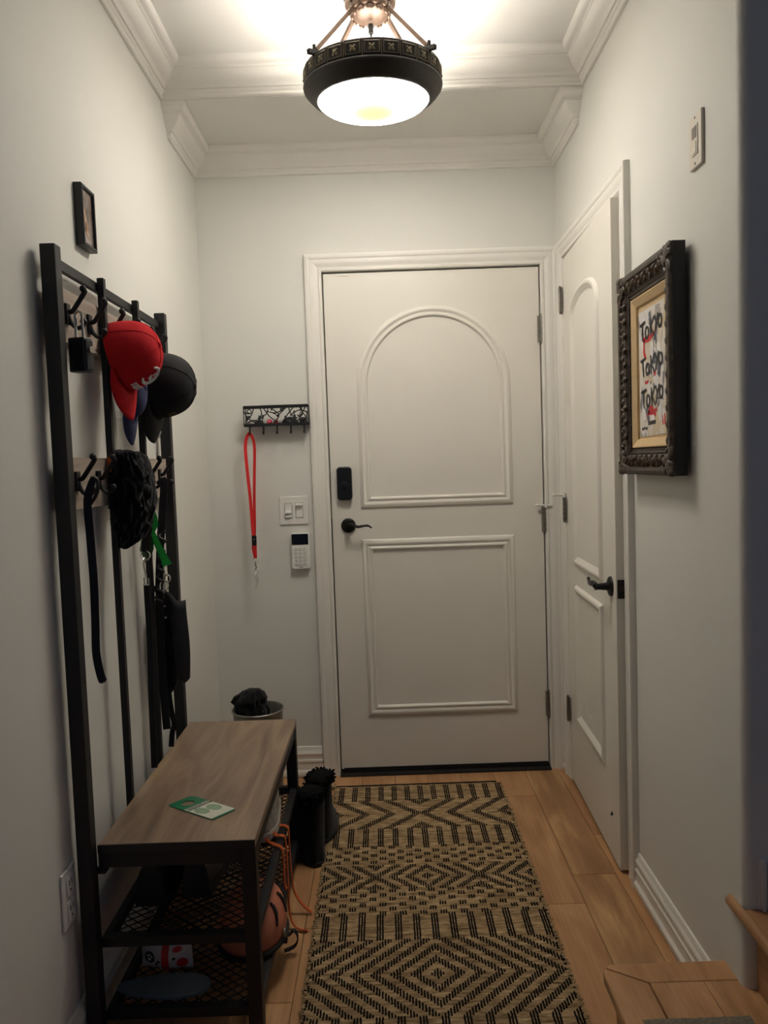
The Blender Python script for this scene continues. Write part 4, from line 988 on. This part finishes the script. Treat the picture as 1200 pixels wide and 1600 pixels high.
# red lanyard with buckle and keys
la = empty('lanyard', (-.56, -.058, .83), 'red lanyard with black buckle hanging from key basket hook', 'lanyard')
LYy = KY-.012
MB().ribbon(bez([(-.560,LYy,KZ0-.033),(-.570,LYy,KZ0-.045),(-.578,LYy-.001,KZ0-.075),(-.579,LYy-.002,1.40),(-.574,LYy-.004,1.31),(-.568,LYy-.005,1.22),(-.564,LYy-.005,1.10),(-.562,LYy-.005,1.062)], 6), .0135, .0012, (1,.5,0)).build('left_ribbon', M_REDRIB, la)
MB().ribbon(bez([(-.560,LYy,KZ0-.033),(-.551,LYy,KZ0-.045),(-.543,LYy+.001,KZ0-.075),(-.543,LYy+.002,1.40),(-.548,LYy+.001,1.31),(-.552,LYy-.002,1.22),(-.556,LYy-.002,1.10),(-.559,LYy-.002,1.062)], 6), .0135, .0012, (1,-.4,0)).build('right_ribbon', M_REDRIB, la)
MB().box((-.570,LYy-.010,1.022),(-.550,LYy+.003,1.064)).build('buckle', M_BLKPL, la, smooth=0, bevel=.003)
MB().box((-.562,LYy-.0105,1.046),(-.557,LYy-.0095,1.050)).build('buckle_slot', M_STEEL, la, smooth=0)
MB().prism([(-.571,LYy-.004,1.022),(-.551,LYy-.004,1.022),(-.551,LYy-.004,.968),(-.565,LYy-.004,.968),(-.572,LYy-.004,1.010)], (0,.003,0)).build('lower_ribbon', M_REDRIB, la, smooth=0)
def wring(c, r, name, wr_=.0012): MB().tube([V(*c)+V(r*math.cos(a), .15*r*math.sin(a), r*math.sin(a)) for a in [2*math.pi*k/20 for k in range(20)]], wr_, 5, closed=True).build(name, M_CHROME, la)
wring((-.558,LYy-.003,.957), .012, 'split_ring', .0014)
MB().tube(bez([(-.558,LYy-.003,.955),(-.562,LYy-.003,.945),(-.556,LYy-.003,.932),(-.560,LYy-.003,.922)],4), .003, 6).build('swivel_clip', M_CHROME, la)
wring((-.557,LYy-.003,.912), .011, 'key_ring')
kpts = [(-.560,.901),(-.553,.898),(-.547,.880),(-.551,.862),(-.563,.838),(-.566,.842),(-.560,.866),(-.564,.884)]
MB().prism([(x,LYy-.004,z) for x, z in kpts], (0,.002,0)).build('key', mat('bright_key_metal', (206, 204, 198), .35, .2), la, smooth=0)
# switch plate
sw = empty('light_switch', (-.397, 0, 1.098), 'white double rocker light switch plate left of entry door', 'light switch')
MB().box((-.458,-.006,1.099),(-.336,0,1.219)).build('plate', M_WHITEPL, sw, smooth=0, bevel=.003)
for x, up in ((-.420, 0), (-.374, 1)):
    MB().box((x-.017,-.0064,1.124),(x+.017,-.0055,1.192)).build('rocker_frame', mat('shadow_line_plastic', (190,186,176), .4), sw, smooth=0)
    MB().prism([(x-.014,-.0055,1.128),(x-.014,-.0085 if up else -.013,1.130),(x-.014,-.0075,1.158),(x-.014,-.013 if up else -.0075,1.186),(x-.014,-.0055,1.188)], (.028,0,0)).build('rocker', M_WHITEPL, sw, smooth=0, bevel=.001)
    MB().box((x-.014,-.0175,1.146 if not up else 1.178),(x+.014,-.008,1.155 if not up else 1.187)).build('rocker_lip', M_WHITEPL, sw, smooth=0, bevel=.002)
    for z in (1.112, 1.204): MB().lathe([(0,-.0072),(.0025,-.0070),(.003,-.006)], 10, (x,0,z), 'y').build('screw', M_BEIGEPL, sw)
# alarm keypad
kpd = empty('alarm_keypad', (-.374, 0, .909), 'white alarm keypad with dark display below the light switch', 'keypad')
MB().prism([(-.3745+a, -.001, .985+b) for a, b in rrect(.076, .152, .008)], (0,-.022,0)).build('case', M_WHITEPL, kpd, bevel=.003, segs=2)
MB().box((-.4095,-.0245,1.014),(-.3395,-.0222,1.0595)).build('display', M_SCREEN, kpd, smooth=0)
for r_ in range(5):
    for c in range(3):
        MB().lathe([(0,-.0262),(.0062,-.026),(.0074,-.0228)], 12, (-.3925+.018*c, 0, .996-.0158*r_), 'y').build('button', mat('key_grey_plastic', (214,212,206), .4), kpd)
MB().box((-.384,-.0236,.9165),(-.365,-.0228,.9195)).build('maker_mark', mat('grey_print', (150,150,150), .5), kpd, smooth=0)

# ------------------------------------------------------------------ side walls: picture, outlet, control, framed art
pf = empty('small_picture', (XL, -1.26, 1.90), 'small black framed photo above the hall tree', 'picture frame')
PY0, PY1, PZ0, PZ1, PT = -1.328, -1.240, 1.914, 2.066, .022
fx = lambda a, b, h: (XL+h, a, b)
MB().sweep([(PY0,PZ0),(PY1,PZ0),(PY1,PZ1),(PY0,PZ1)], [(0,.001),(0,PT-.002),(.002,PT),(.008,PT),(.010,PT-.003),(.010,.001)], fx, closed=True).build('frame', M_BLKPL, pf, smooth=30)
m, t, b = new_mat('blurred_photo_print'); b.inputs['Roughness'].default_value = .12
tc = t.nodes.new('ShaderNodeTexCoord'); n = t.nodes.new('ShaderNodeTexNoise'); n.inputs['Scale'].default_value = 14; n.inputs['Detail'].default_value = 3
t.links.new(tc.outputs['Object'], n.inputs['Vector']); r = t.nodes.new('ShaderNodeValToRGB'); e = r.color_ramp.elements
e[0].position = .35; e[0].color = lin((92, 78, 70)); e[1].position = .7; e[1].color = lin((150, 134, 122)); t.links.new(n.outputs['Fac'], r.inputs[0]); t.links.new(r.outputs[0], b.inputs['Base Color'])
MB().box((XL+.002,PY0+.009,PZ0+.009),(XL+PT-.006,PY1-.009,PZ1-.009)).build('photo', m, pf, smooth=0)
def blob(name, mm_, pts): MB().prism([(XL+PT-.0058, y, z) for y, z in bez([(y_, z_, 0) for y_, z_ in pts], 4) for y, z in ((0,0),)] if False else [(XL+PT-.0059, q.x, q.y) for q in bez([(y_, z_, 0) for y_, z_ in pts], 4)[:-1]], (.0005,0,0)).build(name, mm_, pf, smooth=0)
def pq(u_, v_): return (PY0+.011+(PY1-PY0-.022)*u_, PZ0+.011+(PZ1-PZ0-.022)*v_)
blob('photo_tan_patch', mat('tan_print', (196,150,112), .3), [pq(*q) for q in [(.02,.75),(.14,.72),(.32,.50),(.50,.25),(.54,.15),(.38,.16),(.20,.30),(.05,.5),(.02,.75)]])
blob('photo_white_patch', mat('pale_print', (206,196,184), .3), [pq(*q) for q in [(.01,.98),(.12,.94),(.12,.80),(.02,.78),(.01,.98)]])
blob('photo_brown_patch', mat('brown_print', (120,76,50), .3), [pq(*q) for q in [(.24,.42),(.33,.40),(.38,.28),(.33,.22),(.25,.30),(.24,.42)]])
blob('photo_lower_patch', mat('mauve_print', (168,152,146), .3), [pq(*q) for q in [(.02,.30),(.20,.20),(.45,.10),(.80,.02),(.40,.01),(.02,.02),(.02,.30)]])

ou = empty('wall_outlet', (XL, -1.606, .33), 'white duplex outlet low on left wall beside the near post', 'outlet')
MB().box((XL,-1.642,.336),(XL+.006,-1.570,.466)).build('plate', M_WHITEPL, ou, smooth=0, bevel=.003)
for z in (.372, .430):
    oo = MB().prism([(XL+.005,-1.606+a,z+b_) for a, b_ in rrect(.034,.046,.010)], (.004,0,0)).build('socket', M_WHITEPL, ou)
    for dy in (-.007,.007): MB().box((XL+.0088,-1.606+dy-.0012,z),(XL+.0094,-1.606+dy+.0012,z+.012)).build('slot', M_INK, oo, smooth=0)
    MB().lathe([(0,.0094),(.0028,.0092),(.003,.0086)], 10, (XL,-1.606,z-.012), 'x').build('ground_hole', M_INK, oo)

tm = empty('wall_control', (XR, -1.452, 2.00), 'ivory wall control plate with grey display high on right wall', 'wall control')
MB().box((XR-.008,-1.486,2.003),(XR,-1.418,2.124)).build('plate', M_BEIGEPL, tm, smooth=0, bevel=.002)
MB().box((XR-.010,-1.469,2.030),(XR-.0075,-1.435,2.098)).build('insert', M_BEIGEPL, tm, smooth=0, bevel=.001)
MB().box((XR-.0108,-1.464,2.068),(XR-.0098,-1.440,2.094)).build('display', mat('grey_lcd', (120,112,102), .3), tm, smooth=0)
MB().box((XR-.0115,-1.463,2.034),(XR-.0098,-1.441,2.060)).build('button', M_BEIGEPL, tm, smooth=0, bevel=.001)
for z in (2.012, 2.115): MB().lathe([(0,-.0095),(.0025,-.0093),(.003,-.008)], 10, (XR,-1.452,z), 'x').build('screw', M_STEEL, tm)

# framed art: carved dark frame, cream mat, painted sheet
AY0, AY1, AZ0, AZ1, AT = -1.398, -.982, 1.292, 1.853, .040
art = empty('framed_art', (XR, (AY0+AY1)/2, AZ0), 'framed painted sheet reading TOKYO three times in carved dark frame', 'framed art')
M_CARVE = mat('carved_dark_wood', (66, 54, 44), .45, .15, var=.5, scale=70, bump=.5, bscale=120)
M_CARVEH = mat('carved_painted_highlight', (118, 98, 76), .5, .2, var=.3, scale=90, bump=.4, bscale=160)  # lighter copy of the carving colour: highlights painted onto the relief
M_FRSIDE = mat('frame_side_black', (20, 19, 20), .55)
M_MAT = mat('cream_mat_board', (206, 178, 134), .7, var=.04, scale=60)
fr_ = lambda a, b, h: (XR-.012-h, a, b)
APR = [(0,0),(0,AT-.008),(.004,AT-.003),(.010,AT),(.018,AT-.002),(.021,AT-.008),(.026,AT-.010),(.036,AT-.006),(.048,AT-.009),(.054,AT-.016),(.058,AT-.014),(.062,AT-.019),(.068,AT-.017),(.072,AT-.024),(.074,AT-.028),(.074,0)]
rect = [(AY0,AZ0),(AY1,AZ0),(AY1,AZ1),(AY0,AZ1)]
MB().sweep(rect, APR, fr_, closed=True).build('frame_moulding', M_CARVE, art, smooth=30)
MB().sweep([(AY0-.0015,AZ0-.0015),(AY1+.0015,AZ0-.0015),(AY1+.0015,AZ1+.0015),(AY0-.0015,AZ1+.0015)], [(0,0),(0,AT-.008),(.001,AT-.008),(.001,0)], fr_, closed=True).build('frame_side', M_FRSIDE, art, smooth=0)
random.seed(9)
def relief(name, items, m): 
    mb = MB()
    for (y, z, ry, rz_, hh, a) in items:
        s0 = len(mb.v); mb.ball((0,0,0), 1, 8, 6, (hh, ry, rz_)); mb.xf(Matrix.Translation((XR-.012-AT+.008, y, z)) @ Matrix.Rotation(a, 4, 'X'), s0)
    return tag(mb.build(name, m, art), kind='stuff')
leafs = []
nzv = 20
for k in range(nzv):
    z = AZ0+.085+(AZ1-AZ0-.17)*k/(nzv-1)
    for y in (AY0+.037, AY1-.037):
        leafs.append((y+.006*(-1)**k, z, .011, .009, .0062 if y > -1.2 else .003, .7*(-1)**k))
nyv = 13
for k in range(nyv):
    y = AY0+.085+(AY1-AY0-.17)*k/(nyv-1)
    for z in (AZ0+.037, AZ1-.037):
        leafs.append((y, z+.004*(-1)**k, .010, .014, .0065, .5))
relief('carved_leaves', leafs, M_CARVE)
hl = []
for k in range(nyv*2):
    y = AY0+.075+(AY1-AY0-.15)*k/(nyv*2-1)
    for z in (AZ0+.036, AZ1-.036): hl.append((y, z+random.uniform(-.008,.008), .003, .010, .0085, random.uniform(.2,.9)))
for k in range(nzv):
    z = AZ0+.08+(AZ1-AZ0-.16)*k/(nzv-1); hl.append((AY1-.030, z, .008, .0022, .0088, random.uniform(-.6,.6)))
relief('carved_highlights', hl, M_CARVEH)
bd = []
for k in range(60):
    z = AZ0+.066+(AZ1-AZ0-.132)*k/59
    for y in (AY0+.063, AY1-.063): bd.append((y, z, .0032, .0032, .0, 0))
mb = MB()
for (y, z, ry, rz_, hh, a) in bd: mb.ball((XR-.012-AT+.017, y, z), .0034, 6, 4)
tag(mb.build('bead_row', M_CARVE, art), kind='stuff')
for cy, sy in ((AY0, 1), (AY1, -1)):
    for cz, sz in ((AZ0, 1), (AZ1, -1)):
        cn = MB()
        for (dy, dz, ry, rz_, hh, a) in ((.020,.020,.024,.024,.010,0),(.050,.014,.024,.013,.008,.3),(.014,.050,.013,.026,.008,.3),(.036,.036,.018,.018,.009,.8),(.075,.014,.018,.010,.006,.2),(.014,.078,.010,.020,.006,.2),(.008,.008,.012,.012,.009,0),(.058,.034,.014,.007,.007,.9),(.034,.060,.007,.014,.007,.9),(.030,.012,.006,.016,.0105,.6),(.012,.032,.016,.006,.0105,.6),(.044,.026,.005,.014,.0095,.9),(.026,.044,.014,.005,.0095,.9)):
            s0 = len(cn.v); cn.ball((0,0,0), 1, 10, 7, (hh, ry, rz_)); cn.xf(Matrix.Translation((XR-.012-AT+.006, cy+sy*dy, cz+sz*dz)) @ Matrix.Rotation(a*sy*sz, 4, 'X'), s0)
        cn.build('corner_ornament', M_CARVE, art)
in0, in1, iz0, iz1 = AY0+.073, AY1-.073, AZ0+.073, AZ1-.073
MB().sweep([(in0,iz0),(in1,iz0),(in1,iz1),(in0,iz1)], [(0,.008),(0,.022),(.003,.023),(.022,.014),(.024,.008)], fr_, closed=True).build('mat_board', M_MAT, art, smooth=0)
MB().box((XR-.012-.008,in0,iz0),(XR-.011,in1,iz1)).build('backing', M_MAT, art, smooth=0)
# painted sheet, slightly tilted inside the mat
sh = Matrix.Translation((XR-.0207, (in0+in1)/2+.002, (iz0+iz1)/2-.004)) @ Matrix.Rotation(R(-1.0), 4, 'X')
SW, SH = .205, .345
m, t, b = new_mat('painted_newsprint'); b.inputs['Roughness'].default_value = .6
tc = t.nodes.new('ShaderNodeTexCoord')
def ramp_noise(scale, vec, stops):
    mp = t.nodes.new('ShaderNodeMapping'); mp.inputs['Scale'].default_value = vec; n = t.nodes.new('ShaderNodeTexNoise'); n.inputs['Scale'].default_value = scale; n.inputs['Detail'].default_value = 4; n.inputs['Distortion'].default_value = .8
    t.links.new(tc.outputs['Object'], mp.inputs[0]); t.links.new(mp.outputs[0], n.inputs['Vector']); r = t.nodes.new('ShaderNodeValToRGB')
    e = r.color_ramp.elements; e[0].position, e[0].color = stops[0][0], stops[0][1]; e[1].position, e[1].color = stops[-1][0], stops[-1][1]
    for p_, c_ in stops[1:-1]: k_ = e.new(p_); k_.color = c_
    t.links.new(n.outputs['Fac'], r.inputs[0]); return r
basec = ramp_noise(9, (1, 1.6, .8), [(.36, lin((206,186,150))), (.48, lin((214,206,196))), (.58, lin((220,216,212))), (.70, lin((110,106,106)))])
t.links.new(basec.outputs[0], b.inputs['Base Color'])
sheet = MB().box((-.0006,-SW/2,-SH/2),(.0006,SW/2,SH/2)).xf(sh).build('painted_sheet', m, art, smooth=0)
# brush work on the sheet: u to the right as seen from the room (towards -Y), v up
def sp(u_, v_, d=.0012): return sh @ V(-d, -u_*SW/2, v_*SH/2)
def stroke(mb, pts, wd, d=.0014):
    q = [sp(*p, d) for p in pts]; q = bez(q, 4) if len(q) > 2 else q; n = len(q); random.seed(len(mb.v))
    mb.ribbon(q, [wd*(1-.35*abs(2*k/(n-1)-1))*random.uniform(.8,1.15) for k in range(n)], .0006, sh.to_3x3() @ V(0,.6,.8) if abs((q[-1]-q[0]).z) < abs((q[-1]-q[0]).y) else sh.to_3x3() @ V(0,1,0))
M_INKB = mat('black_brush_paint', (20, 19, 24), .5); M_REDB = mat('red_brush_paint', (206, 36, 48), .5); M_WHB = mat('white_brush_paint', (228, 224, 220), .55); M_GRB = mat('grey_brush_paint', (96, 100, 112), .55)
g_ = MB(); 
for (u0,v0,u1,v1) in ((-.12,.93,-.10,.72),(.25,.55,.22,.35),(.1,-.2,.35,-.45),(-.5,-.55,-.3,-.8),(.5,.1,.45,-.1),(.05,.3,.2,.1)): stroke(g_, [(u0,v0),((u0+u1)/2+.03,(v0+v1)/2),(u1,v1)], .022, .0009)
random.seed(44)
for k in range(26):
    u0, v0 = random.uniform(-.8,.8), random.uniform(-.7,.8); stroke(g_, [(u0,v0),(u0+random.uniform(-.06,.06),v0-.07),(u0+random.uniform(-.12,.12),v0-random.uniform(.12,.25))], random.uniform(.004,.012), .0009)
tag(g_.build('grey_strokes', M_GRB, sheet), kind='stuff')
g_ = MB()
for (u0,v0,u1,v1) in ((-.6,.45,-.5,.1),(0,.45,.05,.15),(.5,.4,.6,.15),(-.3,-.1,-.2,-.3),(.2,-.05,.5,-.35),(-.1,-.55,.1,-.8),(.5,-.55,.6,-.8),(-.7,-.5,-.6,-.75)): stroke(g_, [(u0,v0),((u0+u1)/2-.04,(v0+v1)/2),(u1,v1)], .026, .0010)
random.seed(45)
for k in range(34):
    u0, v0 = random.uniform(-.8,.85), random.uniform(-.65,.6); stroke(g_, [(u0,v0),(u0+random.uniform(-.06,.06),v0-.06),(u0+random.uniform(-.12,.12),v0-random.uniform(.1,.2))], random.uniform(.005,.014), .0011)
tag(g_.build('white_strokes', M_WHB, sheet), kind='stuff')
g_ = MB()
for (pts_, w_) in (([(-.55,.58),(-.58,.35),(-.45,.22)], .016), ([(-.6,.52),(-.2,.52),(.25,.58)], .014), ([(-.55,-.14),(-.4,-.15),(-.25,-.13)], .010), ([(-.35,-.62),(0,-.64),(.3,-.60)], .016), ([(-.4,-.68),(-.1,-.56),(.2,-.70)], .014), ([(.72,-.72),(.74,-.86)], .010), ([(.86,-.70),(.87,-.86)], .010), ([(.1,.02),(.2,-.08),(.3,-.02)], .008)): stroke(g_, pts_, w_, .0012)
tag(g_.build('red_strokes', M_REDB, sheet), kind='stuff')
def word(vc, h, nm):
    g = MB(); w_ = .0105; x = -.80; KX = .93
    def Sx(*p): stroke(g, [(-.86+(a+.86)*KX, vc+b_*h) for a, b_ in p], w_, .0018)
    Sx((x-.06,.42),(x+.15,.44),(x+.38,.52)); Sx((x+.14,.5),(x+.15,0),(x+.17,-.55))
    o0 = x+.52; Sx(*[(o0+.13*math.cos(a), -.15+.32*math.sin(a)) for a in [R(90+360*k/10) for k in range(11)]])
    k0 = x+.80; Sx((k0,.55),(k0+.02,0),(k0+.03,-.5)); Sx((k0+.28,.55),(k0+.05,.05)); Sx((k0+.05,.05),(k0+.30,-.5))
    y0_ = x+1.14; Sx((y0_,.6),(y0_+.13,.15)); Sx((y0_+.30,.62),(y0_+.13,.1),(y0_+.02,-.42))
    o1 = x+1.56; Sx(*[(o1+.13*math.cos(a), .15+.32*math.sin(a)) for a in [R(90+360*k/10) for k in range(11)]])
    return g.build('brush_word', M_INKB, sheet)
word(.67, .27, 1); word(.10, .27, 2); word(-.40, .27, 3)
g_ = MB(); 
for (u0, u1, v) in ((-.85,-.72,-.88),(-.68,-.60,-.87),(-.55,-.42,-.88),(-.36,.2,-.80)): stroke(g_, [(u0,v),(u1,v+.01)], .010 if v < -.82 else .014, .0014)
for k in range(9): stroke(g_, [(.30,.96-.028*k),(.30+random.uniform(.3,.5),.96-.028*k)], .0016, .0012)
tag(g_.build('signature_marks', M_INKB, sheet), kind='stuff')
